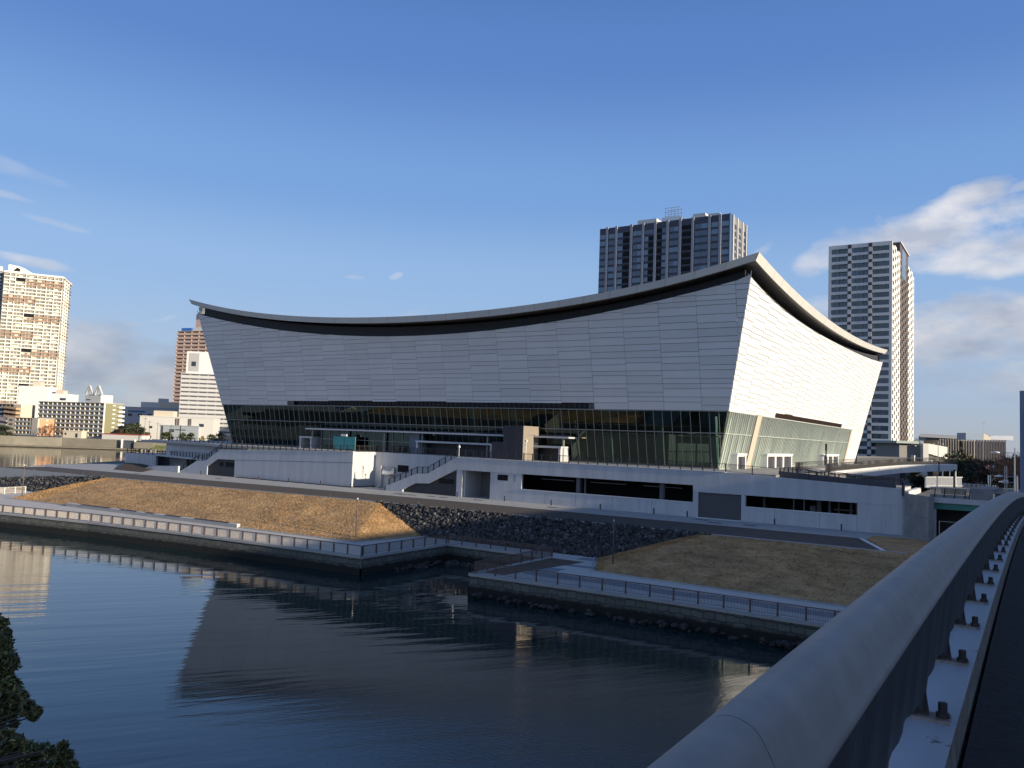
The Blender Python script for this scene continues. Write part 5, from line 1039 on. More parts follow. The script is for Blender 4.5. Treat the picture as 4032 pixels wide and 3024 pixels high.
# ---- pink tower and the white-grey slab in front of it
P = at(700,1330,760); u = CW(.93,-.36).normalized()
t = slab_block('pink_tower', 'pink brown balcony tower with round roof and blue sheet left of the arena', 'tower', (P.x,P.y), u, 43, 26, 5, 105, 28, 5, PINK, mat('pale_pink_band', (.68,.50,.40), .75), mat('brown_shadow_window', (.26,.18,.15), .5), divider=PINK, ph=1.9)
MB().box(-.15,1,0,-.01,26,99).build('left_wall', mat('shaded_pink_wall', (.13,.095,.10), .85), t); q = MB()  # left face darker: its shade is put into the colour
for k in range(28): q.box(-1.6,2,k*3.57,-.16,24,k*3.57+1.4)
q.build('left_balconies', mat('shaded_pink_band', (.24,.19,.20), .8), t)
MB().box(2,2,100,14,14,103.5).build('blue_roof_sheet', mat('bright_blue_sheet', (.03,.17,.55), .6), t)
q = MB(); n_ = 12
for i in range(n_): a0, a1 = math.pi*i/n_, math.pi*(i+1)/n_; q.hexa([(28-14*math.cos(a0),2,100),(28-14*math.cos(a1),2,100),(28-14*math.cos(a1),20,100),(28-14*math.cos(a0),20,100),(28-14*math.cos(a0),2,100+4.6*math.sin(a0)),(28-14*math.cos(a1),2,100+4.6*math.sin(a1)),(28-14*math.cos(a1),20,100+4.6*math.sin(a1)),(28-14*math.cos(a0),20,100+4.6*math.sin(a0))])
q.build('arched_roof', PANEL2, t); MB().box(15,6,100,40,20,117).build('roof_house', PINK, t); q = MB(); q.tube([(28,8,116),(28,8,119),(28,8,122.5)], [10,8.5,9.5], 20); q.build('round_roof_dish', mat('grey_green_dish', (.33,.36,.33), .5), t)
P = at(700,1700,552); u = CW(.997,.06).normalized()
t = slab_block('grey_slab_block', 'white and grey horizontal banded slab building beside the left edge of the arena', 'apartment block', (P.x,P.y), u, 48, 14, 10.6, 52.2, 14, 8, mat('mauve_wall', (.30,.27,.27), .8), mat('pale_grey_band', (.62,.62,.61), .75), mat('dim_grey_window', (.10,.10,.11), .4), divider=mat('mauve_rib', (.36,.34,.34), .8), ph=1.75, proj=.35)
MB().box(2.5,1,41.4,22.6,12,57.0).build('lift_house', WHITE, t); q = MB(); q.box(4,.9,43.2,11,1.0,55.8); q.build('lift_house_recess', GREYF, t); q = MB(); q.box(6,.8,46.8,9,.9,50); q.build('lift_house_window', WIN, t)
MB().box(-6,-6,-6,50,14,-.2).build('base_wall', mat('grey_base', (.30,.29,.28), .8), t)
# ---- riverside apartment blocks
u = CW(.93,-.37).normalized()
P = at(150,1704,512); t = slab_block('apartment_block', 'long grey eight storey apartment slab with twin roof triangles and an olive end wall', 'apartment block', (P.x,P.y), u, 55.5, 13, 7, 28.3, 8, 14, DKW, GREYF, WIN, divider=mat('cream_divider', (.72,.69,.60), .8), side=OLIVE, side_balc=4.5)
MB().box(36,2,21.3,49,11,26.5).build('roof_house', OFFW, t)
for a in (36,43.5):
    q = MB(); q.beam((a+.3,2,26.5),(a+3.1,2,31.8),1.0,1.2); q.beam((a+3.1,2,31.8),(a+6.2,2,26.5),1.0,1.2); q.build('roof_triangle', OFFW, t)
MB().box(37,1.9,23,40.5,2,23.6).build('roof_house_slot', WIN, t)
P = at(62,1712,498); t = slab_block('small_apartment_block', 'four storey pale apartment block with a salmon end wall near the canal', 'apartment block', (P.x,P.y), u, 19.5, 10, 7.2, 17.6, 4, 6, DKW, mat('pale_green_grey_balcony', (.42,.44,.41), .7), WIN, divider=CREAM, side=SALM)
MB().box(14.6,-1.2,0,19.6,-1.1,10.3).build('x', CREAM, t).name = 'white_frame'
q = MB(); q.box(-7,-1,0,-.1,8,10.6); q.build('stair_tower', CREAM, t); q = MB()
for k in range(4): q.box(-5.2,-1.1,k*2.6+.5,-2.2,-1.02,k*2.6+1.8)
q.build('stair_windows', mat('brown_window', (.20,.14,.10), .6), t)
q = MB()
for k in range(4): q.hexa([(-17,-1.5,k*2.6+1.0),(-7.2,-1.5,k*2.6-.1),(-7.2,1,k*2.6-.1),(-17,1,k*2.6+1.0),(-17,-1.5,k*2.6+2.1),(-7.2,-1.5,k*2.6+1.0),(-7.2,1,k*2.6+1.0),(-17,1,k*2.6+2.1)])
q.build('outside_stairs', mat('mauve_grey_stair', (.42,.38,.37), .8), t); MB().box(-17,1.1,0,-7.1,8,10.6).build('stair_back_wall', mat('beige_shade_wall', (.33,.28,.25), .8), t)
P = at(-70,1710,520); t = slab_block('left_edge_block', 'grey balcony block cut by the left edge of the picture', 'apartment block', (P.x,P.y), u, 28, 12, 7, 26, 7, 8, DKW, GREYF, WIN, divider=DKW); q = MB()
for k in range(7): q.hexa([(22,-3,k*2.7+.3),(33,-3,k*2.7-.6),(33,0,k*2.7-.6),(22,0,k*2.7+.3),(22,-3,k*2.7+1.5),(33,-3,k*2.7+.6),(33,0,k*2.7+.6),(22,0,k*2.7+1.5)])
q.build('orange_stairs', mat('orange_tan_stair', (.50,.34,.20), .8), t); MB().box(28.1,.2,0,33,10,19).build('stair_core', CREAM, t)
P = at(66,1640,560); t = frame('white_block', (P.x,P.y), CW(.99,.1).normalized(), 7, 'plain bright white block with roof boxes behind the riverside flats', 'building'); MB().box(0,0,0,20,14,33).build('wall', WHITE, t); MB().box(20,1,0,34,14,28.5).build('low_wall', WHITE, t); MB().box(24,1,28.5,29,8,31).build('roof_box', CREAM, t); MB().box(8,2,33,13,8,36.5).build('roof_box', CREAM, t); MB().box(27,.9,24,31,1,25.6).build('window', WIN, t)
# industrial and low buildings between
def low(name, label, px, py, dep, W_, D_, h, m_, wins=(), roof=None, ang=.08, cat='building', z0=7):
    P = at(px, py, dep); t = frame(name, (P.x,P.y), CW(math.cos(ang),math.sin(ang)), z0, label, cat)
    MB().box(0,0,0,W_,D_,h).build('wall', m_, t); MB().box(-.3,-.3,h,W_+.3,D_+.3,h+.5).build('roof', roof or m_, t)
    for i, b in enumerate(wins): MB().box(b[0],-.08,b[1],b[2],-.003,b[3]).build('window', WIN, t)
    return t
t = low('grey_office', 'blue grey flat building with small dark windows right of the olive end wall', 478,1690,598,50,20,21.5,mat('blue_grey_wall', (.42,.44,.50), .8),[(4,15,7,17),(11,15,14,17),(18,15,21,17)]); MB().box(4,-.12,18,16,-.09,19.3).build('blue_green_stripe', mat('blue_green_stripe', (.05,.16,.30), .6), t); MB().box(12,2,21.5,40,12,26).build('roof_house', OFFW, t); MB().box(24,3,26,30,8,29).build('roof_box', mat('pale_box', (.5,.52,.52), .7), t)
t = low('factory_block', 'bright white factory building with pipes behind the dark trees', 548,1690,520,46,16,14.5,OFFW,[(6,7,8,8.5),(14,3,16,5),(24,5,26,7),(32,4,36,6),(37,9,40,11)],ang=.10); q = MB()
for x in (22,23.5,30,31): q.tube([(x,-.6,0),(x,-.6,6),(x+1,-.6,8),(x+1,-.6,14)], .35, 6)
q.build('pipes', mat('brown_pipe', (.2,.15,.12), .6), t); MB().box(8,1,15,20,10,18.5).build('roof_box', CREAM, t)
t = slab_block('cream_block', 'cream six storey building with a stepped roof left of the grey banded slab', 'building', tuple(at(618,1690,600))[:2], CW(.99,.1).normalized(), 34, 14, 7, 27, 6, 6, CREAM, CREAM, mat('tan_window', (.25,.19,.14), .5)); MB().box(1,1,20,14,10,26.5).build('roof_house', CREAM, t)
t = low('pump_house', 'low white riverside hut with a flat red roof', 402,1712,484,25,9,3.2,OFFW,(),mat('dull_red_roof', (.35,.06,.05), .7),-.1,z0=6.5)
t = low('cabin', 'small cream cabin on top of the flood wall', 247,1722,478,11.5,5,4.0,CREAM,[(1,1.8,2.2,3),(7.8,.4,9.2,2.8)],None,-.1,z0=6.8)
low('shed', 'small grey shed among the trees left of the banded slab', 640,1716,520,22,8,9,mat('pale_blue_shed', (.32,.36,.40), .7),[(4,5,7,7)]); low('shed', 'wide dark roofed shed behind the parked cars', 600,1716,540,18,8,7,mat('dim_grey_shed', (.18,.18,.18), .8),[(4,3,7,5)])
low('yellow_hut', 'low cream hut roof just right of the dark trees', 500,1716,540,16,8,8,CREAM)
# flood wall along the far shore
fw = empty('flood_wall', (SH0.x,SH0.y,2), 0, 'long grey brown concrete flood wall along the far shore of the canal', 'flood wall'); lf = lambda o: local(o, fw)
def seg(a, b, d0, d1, z0, z1): return [shore(a,d0,z0), shore(b,d0,z0), shore(b,d1,z0), shore(a,d1,z0), shore(a,d0,z1), shore(b,d0,z1), shore(b,d1,z1), shore(a,d1,z1)]
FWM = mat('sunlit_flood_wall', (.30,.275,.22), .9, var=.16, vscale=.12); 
ts = [-300,-60,0,27,60,66,73,96]
lf(MB().hexa(seg(-300,27,8,9.5,1,7.6)).build('wall_panel', FWM)); m = MB(); m.hexa(seg(27.2,59,9.2,10.5,1,7.45)); m.hexa(seg(66,76,5,9,1,6.6)); m.hexa(seg(76,160,9,10,1,6.5)); lf(m.build('wall_panel', mat('grey_flood_wall', (.20,.185,.15), .9, var=.16, vscale=.12)))  # one concrete in two tones: sunlight put into the left, darker on the rest
m = MB(); m.hexa(seg(59.3,65.7,7,10,1,6.8)); lf(m.build('flood_gate', mat('dark_gate', (.06,.07,.09), .7)))
for a in (58.8, 65.6): 
    lf(MB().hexa(seg(a,a+.8,6.4,7.2,2,7.9)).build('gate_post', WHITE))
m = MB(); m.hexa(seg(-300,200,0,14,0,2.9)); lf(m.build('footing', mat('tan_footing', (.25,.22,.16), .9, var=.2, vscale=.2)))
m = MB(); m.hexa(seg(-300,200,-.6,0,0,2.45)); lf(m.build('wet_footing', mat('wet_dark_footing', (.05,.045,.04), .9, var=.3, vscale=.6)))
m = MB(); 
for i in range(60): a = 72+i*1.8; rock(m, Vector(shore(a, -1+random.random()*3, 2.4)), 1.1)
tag(m.build('far_rocks', mat('pale_far_rock', (.30,.27,.22), .9)), 'pale stones along the far shore below the green bank', 'stones', kind='stuff')
m = MB(); m.quad(shore(76,1.5,3.0), shore(170,1.5,3.0), shore(170,9,5.0), shore(76,9,5.0)); struct('green_bank', m, ramp_mat('green_bank_grass', [(.12,.16,.04),(.26,.27,.08)], .3))
m = MB(); m.hexa(seg(92,200,10.5,11.5,3,8.3)); tag(m.build('dark_fence', mat('dark_sheet_fence', (.06,.06,.07), .8)), 'dark sheet fence along the far bank left of the white side wing', 'fence')
# ---- buildings at the right edge
P = at(3555,1752,262); u = (1,0)
t = frame('grey_annex', (-59,250), u, 8, 'plain grey concrete building with a pale slanted box window right of the checkered tower', 'building'); AN = mat('grey_annex_wall', (.30,.29,.27), .8)
def A2(px, py, d): p = at(px,py,d); return Vector((p.x,p.y,p.z))
def face_block(name, label, cat, pts_top, zb, thick, m_, extra=None):   # straight wall run given by surveyed top corners
    P0, P1 = pts_top; d = Vector((P1.x-P0.x,P1.y-P0.y,0)); Lh = d.length; r_ = frame(name, (P0.x,P0.y), (d.x/Lh,d.y/Lh), zb, label, cat); MB().hexa([(0,0,0),(Lh,0,0),(Lh,thick,0),(0,thick,0),(0,0,P0.z-zb),(Lh,0,P1.z-zb),(Lh,thick,P1.z-zb),(0,thick,P0.z-zb)]).build('wall', m_, r_); return r_, Lh
bpy.data.objects.remove(t)
t, Lh = face_block('grey_annex', 'plain grey concrete building with a pale slanted box window right of the checkered tower', 'building', (A2(3541,1745,300),A2(3640,1745,300)), 8, 25, AN)
h_ = A2(3541,1745,300).z-8; MB().box(-2,-2,h_,Lh-3,24,h_+.9).build('pale_green_roof', mat('pale_green_roof', (.40,.46,.42), .6), t)
q = MB(); q.hexa([(Lh-2,-3,0),(Lh,-3,0),(Lh,0,0),(Lh-2,0,0),(Lh-2,-3,h_+.2),(Lh,-3,h_+.2),(Lh,0,h_+.2),(Lh-2,0,h_+.2)]); q.hexa([(Lh,-3,h_*.7),(Lh+8,-1,h_*.55),(Lh+8,0,h_*.55),(Lh,0,h_*.7),(Lh,-3,h_+.2),(Lh+8,-1,h_-.8),(Lh+8,0,h_-.8),(Lh,0,h_+.2)]); q.build('slanted_box', OFFW, t); MB().hexa([(Lh+.1,-2.6,h_*.2),(Lh+7,-1,h_*.3),(Lh+7,0,h_*.3),(Lh+.1,0,h_*.2),(Lh+.1,-2.6,h_*.65),(Lh+7,-1,h_*.52),(Lh+7,0,h_*.52),(Lh+.1,0,h_*.65)]).build('dark_window', mat('dark_olive_glass', (.07,.075,.06), .2), t)
gw = empty('garden_wall', (-60,330,8), 0, 'long low grey wall with shrubs on top in front of the checkered tower', 'wall'); a, b = A2(3375,1795,250), A2(3588,1800,250); local(MB().hexa([(a.x,a.y,7),(b.x,b.y,7),(b.x,b.y+1,7),(a.x,a.y+1,7),(a.x,a.y,a.z),(b.x,b.y,b.z-.1),(b.x,b.y+1,b.z-.1),(a.x,a.y+1,a.z)]).build('wall_panel', mat('blue_grey_low_wall', (.22,.22,.235), .8)), gw)
b2 = A2(3596,1800,250); local(MB().box(b.x,b.y-.8,7,b2.x+.4,b2.y+1.2,b.z+.6).build('lit_end', OFFW), gw)
# louvred hall with tall vertical fins
a, b, c_ = A2(3696,1731,330), A2(3838,1735,330), A2(3960,1737,342)
t = empty('louvred_hall', (a.x,a.y,8), 0, 'long grey hall faced with tall vertical concrete fins behind the trees at the right', 'hall'); m = MB(); FIN = mat('grey_concrete_fin', (.36,.34,.33), .85); BK = mat('fin_back_wall', (.20,.19,.18), .85)
for p_, q_, n_ in ((a,b,14),(b,c_,11)):
    d = (q_-p_); dn = Vector((d.x,d.y,0)).normalized(); nn = Vector((dn.y,-dn.x,0))
    local(MB().hexa([(p_.x,p_.y,7),(q_.x,q_.y,7),(q_.x-nn.x*12,q_.y-nn.y*12,7),(p_.x-nn.x*12,p_.y-nn.y*12,7),(p_.x,p_.y,p_.z-.3),(q_.x,q_.y,q_.z-.3),(q_.x-nn.x*12,q_.y-nn.y*12,q_.z-.3),(p_.x-nn.x*12,p_.y-nn.y*12,p_.z-.3)]).build('wall', BK), t)
    for i in range(n_):
        s_ = p_+d*((i+.5)/n_); w_2 = dn*(d.length/n_*.22); o_ = nn*.9
        local(MB().hexa([s_-w_2+Vector((0,0,7-s_.z)), s_+w_2+o_*.15+Vector((0,0,7-s_.z)), s_+w_2+o_*.3+Vector((0,0,7-s_.z)), s_-w_2+o_+Vector((0,0,7-s_.z)), s_-w_2+Vector((0,0,.3)), s_+w_2+o_*.15+Vector((0,0,.3)), s_+w_2+o_*.3+Vector((0,0,.3)), s_-w_2+o_+Vector((0,0,.3))]).build('fin', FIN), t)
def stand(name, label, x0, x1, yt, yb, d, m_, dz=0):
    p_, q_ = A2(x0,yt,d), A2(x1,yt+dz,d); zb = A2(x0,yb,d).z; return face_block(name, label, 'building', (p_,q_), zb, 8, m_)[0]
t = stand('stadium_stand', 'distant low grandstand with a flat projecting roof behind the louvred hall', 3645,3800,1716,1735,470,mat('hazy_grey', (.33,.34,.36), .85),4); p_, q_ = A2(3622,1709,460), A2(3806,1719,460); d = Vector((q_.x-p_.x,q_.y-p_.y,0)); rr3 = frame('stand_roof', (p_.x,p_.y), d.normalized(), p_.z-1.5, 'x', 'x'); 
bpy.data.objects.remove(rr3); mm = MB(); mm.hexa([(p_.x,p_.y,p_.z-1.6),(q_.x,q_.y,q_.z-1.6),(q_.x,q_.y+14,q_.z-1.2),(p_.x,p_.y+14,p_.z-1.2),(p_.x,p_.y,p_.z),(q_.x,q_.y,q_.z),(q_.x,q_.y+14,q_.z+.4),(p_.x,p_.y+14,p_.z+.4)]); o = mm.build('roof', mat('grey_blue_roof', (.22,.24,.28), .7)); o.parent = t; o.matrix_parent_inverse = (Matrix.Translation(t.location) @ Matrix.Rotation(t.rotation_euler.z,4,'Z')).inverted()
t = stand('glass_pavilion', 'pale blue glazed pavilion standing on the louvred hall roof line', 3803,3872,1704,1732,400,mat('pale_blue_glazing', (.26,.34,.44), .3),1); t2 = stand('pavilion_wing', 'cream side wing of the glazed pavilion', 3873,3900,1706,1732,405,CREAM,14); stand('far_white_stand', 'pale distant roof strip left of the bare tree', 3900,3990,1716,1731,480,mat('pale_far_roof', (.50,.53,.60), .8),0)
# unseen blocks added on the sun side to shade bridge, promenade and trees
def shade_block(name, label, x0, y0, x1, y1, h, z0=7.0):
    t = empty(name, (x0,y0,z0), 0, label, 'shade block'); MB().box(0,0,0,x1-x0,y1-y0,h).build('wall', CONCD, t); q = MB()
    for k in range(int(h/3.4)): q.box(-.06,1,k*3.4+1.2,-.005,y1-y0-1,k*3.4+2.8)
    q.build('window_band', WIN, t); MB().box(-.2,-.2,h,x1-x0+.2,y1-y0+.2,h+.4).build('roof', CONC, t)
shade_block('shade_caster', 'added unseen block casting shade, farther along the sunny side of the road', 60, 126, 78, 330, 30-7.0)
shade_block('shade_caster', 'long added unseen block casting shade from the sunny side of the bridge', 58, -70, 76, 103.5, 30.0-7.0)
# ================================================================== TREES AND SMALL THINGS
LEAFD = mat('dark_evergreen_leaf', (.035,.048,.022), .6, var=.45, vscale=.35); LEAFM = mat('mid_green_leaf', (.07,.085,.03), .6, var=.4, vscale=.4); LEAFY = mat('yellow_green_leaf', (.34,.26,.05), .6, var=.3, vscale=.5); BARK = mat('grey_brown_bark', (.085,.065,.05), .9, var=.3, vscale=3); TWIG = mat('red_brown_twig', (.16,.10,.075), .9); HEDG = mat('autumn_shrub_leaf', (.075,.05,.03), .7, var=.4, vscale=.5)
def leaf_quads(m, c, r, n_, s, rnd):
    for _ in range(n_):
        v = Vector((rnd.gauss(0,1),rnd.gauss(0,1),rnd.gauss(0,1))).normalized()*(rnd.random()**.4); p_ = Vector(c)+Vector((v.x*r[0],v.y*r[1],v.z*r[2]))
        a = Vector((rnd.gauss(0,1),rnd.gauss(0,1),rnd.gauss(0,.6))).normalized(); b = a.cross(Vector((rnd.gauss(0,1),rnd.gauss(0,1),rnd.gauss(0,1)))).normalized(); q = s*rnd.uniform(.6,1.3)
        m.quad(p_-a*q, p_-b*q*.5, p_+a*q, p_+b*q*.5)
def crown_tree(name, label, x, y, z, h, rad, mleaf, n_=1600, seed=1, s=.5, low=.25, group=None, cat='tree'):
    rnd = random.Random(seed); r = empty(name, (x,y,z), 0, label, cat, group)
    tr = MB(); tr.tube([(0,0,0),(rad*.04,0,h*.3),(0,rad*.05,h*.75)], [h*.028,h*.02,h*.008], 6)
    for i in range(5): a = i*1.26+rnd.random(); z0 = h*(.28+.1*i); tr.tube([(0,0,z0),(math.cos(a)*rad*.6,math.sin(a)*rad*.6,z0+h*.18)], [h*.011,h*.004], 5)
    tr.build('trunk', BARK, r); m = MB(); cl = 16
    for i in range(cl):
        t_ = rnd.random(); a = rnd.random()*6.28; zz = h*(low+(1-low)*t_*.92); rr = rad*math.sin(math.pi*min(.95,.22+t_*.7))*rnd.uniform(.3,.95)
        leaf_quads(m, (math.cos(a)*rr*.75, math.sin(a)*rr*.75, zz), (rad*.40,rad*.40,h*.12), n_//cl, s, rnd)
    m.build('crown', mleaf, r); return r
def bare_tree(name, label, x, y, z, h, seed, m_=TWIG, spread=.5, group=None, thick=1.0):
    rnd = random.Random(seed); r = empty(name, (x,y,z), 0, label, 'bare tree', group); tr = MB(); tw = MB()
    def br(p, d, L_, w_, k):
        q = p+d*L_; (tr if k < 2 else tw).tube([tuple(p),tuple(q)], [w_,w_*.65], 5 if k < 2 else 3, cap=False)
        if k >= 5: return
        for i in range(3 if k else 5):
            e = (d+Vector((rnd.gauss(0,spread),rnd.gauss(0,spread),rnd.gauss(.12,spread*.5)))).normalized(); br(p+d*L_*rnd.uniform(.55,1), e, L_*rnd.uniform(.6,.85), w_*.55, k+1)
    br(Vector((0,0,0)), Vector((0,0,1)), h*.26, h*.018*thick, 0); tr.build('trunk', BARK, r); tw.build('twigs', m_, r); return r
# far bank greenery
def spot(px, py, d): p_ = at(px,py,d); return p_.x, p_.y
FB_G = 'trees on the far bank'
for i, (px, d, h, rad, mm, lb_) in enumerate(((497,498,11,6.5,LEAFD,'round dark evergreen just right of the olive end wall'),(520,505,12.5,7.5,LEAFD,'largest dark evergreen between the red roofed hut and the factory'),(548,512,10,5.5,LEAFD,'dark evergreen in front of the white factory wall'),(575,520,7,4,LEAFM,'low green tree below the factory pipes'),(470,492,8,3.5,HEDG,'brownish tree right beside the olive end wall'),(655,505,8,4,LEAFM,'green tree left of the banded slab base'),(10,490,8,6,LEAFD,'low dark tree at the left edge on the flood wall'),(-15,490,8,6,LEAFD,'dark tree cut by the left edge'))):
    x, y = spot(px,1715,d); crown_tree('evergreen_tree' if mm is LEAFD else 'leafy_tree', lb_, x, y, 5.0, h, rad, mm, 1500, 20+i, .7, .15, FB_G)
for i, (px, d, h, lb_) in enumerate(((178,486,11,'bare reddish tree before the salmon end wall'),(196,488,12.5,'taller bare reddish tree right of the salmon end wall'),(212,489,10,'bare tree left of the cream cabin'),(232,490,9,'thin bare tree just behind the cream cabin'),(163,486,7,'small bare tree below the salmon wall'))):
    x, y = spot(px,1718,d); bare_tree('bare_tree', lb_, x, y, 6.2, h, 40+i, mat('rusty_twig', (.22,.12,.07), .9), .42, 'bare trees on the far bank', 1.3)
# shrubs below the banded slab and along the terrace end
for i, (px, py, d, mm, lb_) in enumerate(((720,1728,500,LEAFM,'green shrub below the left corner of the banded slab'),(750,1730,500,LEAFM,'green shrub below the middle of the banded slab'),(797,1727,480,LEAFY,'bright yellow rounded shrub above the terrace railing'),(830,1733,500,LEAFM,'green shrub right of the yellow shrub'),(870,1725,300,LEAFM,'pale leafed tree touching the glass corner of the arena'))):
    x, y = spot(px,py,d); crown_tree('shrub', lb_, x, y, 5.5, (5 if mm is LEAFY else 7) if i != 4 else 9, 4 if mm is LEAFM else 1.3, mm, 700, 60+i, .5, .1, 'shrubs beyond the terrace', 'shrub')
# parked cars far across
def car(x, y, z, a, m_, label):
    r = empty('parked_car', (x,y,z), a, label, 'car', 'parked cars on the far bank'); b = MB(); b.hexa([(-2.1,-.85,.3),(2.1,-.85,.3),(2.1,.85,.3),(-2.1,.85,.3),(-2.1,-.85,.85),(2.1,-.85,.8),(2.1,.85,.8),(-2.1,.85,.85)]); b.hexa([(-1.6,-.8,.85),(1.2,-.8,.82),(1.2,.8,.82),(-1.6,.8,.85),(-1.2,-.68,1.42),(.6,-.68,1.42),(.6,.68,1.42),(-1.2,.68,1.42)]); bevel(b.build('body', m_, r), .08); MB().hexa([(-1.45,-.83,.9),(1.05,-.83,.9),(1.05,.83,.9),(-1.45,.83,.9),(-1.15,-.72,1.34),(.55,-.72,1.34),(.55,.72,1.34),(-1.15,.72,1.34)]).build('windows', WIN, r)
    for wx in (-1.3,1.3):
        for wy in (-.8,.8): (lambda w_: MB().tube([(wx,wy-.11,.32),(wx,wy+.11,.32)], .17, 8).build('rim', STEEL, w_))(MB().tube([(wx,wy-.1,.32),(wx,wy+.1,.32)], .32, 10).build('wheel', BLACK, r))
for i, (px, py, d, mm, lb_) in enumerate(((553,1722,490,WHITE,'white car parked left of the lamp poles on the far bank'),(590,1722,490,WHITE,'white car parked in front of the factory'),(560,1718,500,STEEL,'silver car parked behind the white one'),(640,1724,492,mat('cream_car_paint', (.5,.5,.42), .3),'cream car parked near the banded slab'),(652,1724,494,WHITE,'white car parked nearest the banded slab'))):
    x, y = spot(px,py,d); car(x, y, 6.4, .6, mm, lb_)
# power poles and lamp posts on the far bank
def util_pole(px, py, d, h, z0, label, arms=True, m_=None, rad=.2):
    x, y = spot(px,py,d); r = empty('utility_pole', (x,y,z0), .5, label, 'utility pole', 'poles on the far bank'); MB().tube([(0,0,0),(0,0,h)], [rad,rad*.6], 6).build('pole', m_ or mat('grey_pole', (.16,.14,.13), .8), r)
    if arms: MB().box(-1.3,-.08,h-1.2,1.3,.08,h-1.0).build('crossarm', m_ or MATS['grey_pole'], r)
for a_ in ((568,1716,500,16,5,'slender pole in front of the white factory'),(586,1716,500,14,5,'pole between the factory pipes'),(618,1720,480,13,5,'pole right of the factory pipes'),(630,1716,470,12,5,'pole beside the pale shed'),(672,1716,450,12,5,'pole left of the dark terrace mast')): util_pole(*a_)
util_pole(707,1742,196,7.5,9,'dark mast rising above the far left terrace railing',True,BLACK,.16)
# ---- right edge: dark evergreens, bare tree, street lamps, signs
GR_ = 'dark trees at the right'
for i, (px, py, d, h, rad, mm, z0, lb_) in enumerate(((3762,1880,215,13.0,5.5,LEAFD,4,'dark evergreen at the end of the footbridge'),(3800,1880,220,12.5,5.5,HEDG,4,'brown autumn tree right of the footbridge end'),(3840,1880,230,12.0,6,HEDG,4,'wide brown tree left of the painted figures'),(3880,1880,240,11,6,LEAFD,4,'dark evergreen behind the painted figures'),(3925,1880,230,12,6.5,LEAFD,4,'dark evergreen right of the painted figures'),(3965,1880,220,13,6,LEAFD,4,'tall dark evergreen below the bare tree'),(4000,1880,210,13,6,LEAFD,4,'dark evergreen left of the blue pillar'),(3785,1770,300,13,1.6,LEAFD,8,'narrow dark conifer in front of the louvred hall'),(3825,1780,290,9,3,LEAFD,8,'dark shrub mass at the foot of the louvred hall'),(3600,1810,240,6,2.5,LEAFM,8,'green shrub beside the grey annex'),(3600,1718,520,20,9,LEAFM,6,'distant round tree right of the checkered tower'),(3740,1800,270,7,4,LEAFD,7,'dark hedge clump in front of the louvred hall left end'),(3640,1880,190,9,5,LEAFD,2,'dark tree in the shade under the footbridge'),(3700,1890,200,9,6,LEAFD,2,'dark tree below the footbridge end'))):
    x, y = spot(px,py,d); crown_tree('evergreen_tree' if mm is LEAFD else 'leafy_tree', lb_, x, y, z0, h, rad, mm, 1900, 80+i, .42, .05, GR_)
x, y = spot(3985,1830,150); bare_tree('bare_tree', 'large bare brown tree left of the blue pillar', x, y, 6, 17, 11, TWIG, .42, 'bare trees at the right')
x, y = spot(4010,1830,160); bare_tree('bare_tree', 'bare brown tree partly behind the blue pillar', x, y, 6, 16, 12, TWIG, .42, 'bare trees at the right')
x, y = spot(3950,1800,260); bare_tree('bare_tree', 'thin bare tree before the lit end of the louvred hall', x, y, 7, 11, 13, TWIG, .4, 'bare trees at the right')
def street_lamp(px, py, d, z0, zt, arms, label, m_=None):
    x, y = spot(px,py,d); r = empty('street_lamp', (x,y,z0), 0, label, 'street lamp', 'street lamps'); m_ = m_ or STEEL; h = zt-z0
    MB().tube([(0,0,0),(0,0,h)], [.11,.07], 8).build('pole', m_, r)
    for dx, dz in arms:
        MB().tube([(0,0,h-dz),(dx*.8,0,h-dz)], .04, 6).build('arm', m_, r); q = MB(); q.tube([(dx*.75,0,h-dz),(dx*.95,0,h-dz+.02),(dx*1.25,0,h-dz-.02)], [.07,.13,.06], 8); q.build('lamp_head', WHITE, r, True)
street_lamp(3996,1850,95,7,17.4,[(-2.0,.6)],'tall street lamp with a long arm left of the blue pillar'); street_lamp(4000,1880,82,7,14.6,[(-1.5,.25)],'lower street lamp with one white head left of the blue pillar'); street_lamp(4006,1880,100,7,14.0,[(-1.6,.8)],'street lamp with a small white head beside the blue pillar')
street_lamp(3697,1890,130,8,15.2,[(-1.2,.05)],'dark angular street lamp in front of the footbridge end',BLACK)
street_lamp(3694,1790,200,8,19.5,[(-1,.8),(1,.8)],'grey double armed lamp in front of the louvred hall'); street_lamp(3622,1790,170,12,18.8,[(-.8,1)],'dark lamp post beside the grey annex',BLACK); street_lamp(3872,1716,330,8,29.5,[(-1.2,.1),(1.2,.1)],'distant twin headed lamp above the glazed pavilion')
for i, px in enumerate((3712,3740,3892,3900)):
    x, y = spot(px,1890,140); tag(MB().tube([(x,y,8),(x,y,13.4 if i < 2 else 13.0)], .09, 6).build('bollard_light', WHITE), ('leftmost','second','third','rightmost')[i]+' slim white marker post behind the pale curved parapet', 'marker post', 'white marker posts')
x, y = spot(3759,1895,105); r = empty('signal_box', (x,y,11), 0, 'dark box with a bright post standing behind the old approach railing', 'cabinet'); MB().box(-1.5,-.6,0,1.3,.6,1.1).build('cabinet_body', DARK, r); MB().box(-.15,-.15,1.1,.15,.15,3.4).build('dark_post', BLACK, r); MB().tube([(.12,-.2,1.2),(.12,-.2,3.2)], .07, 6).build('bright_post', WHITE, r)
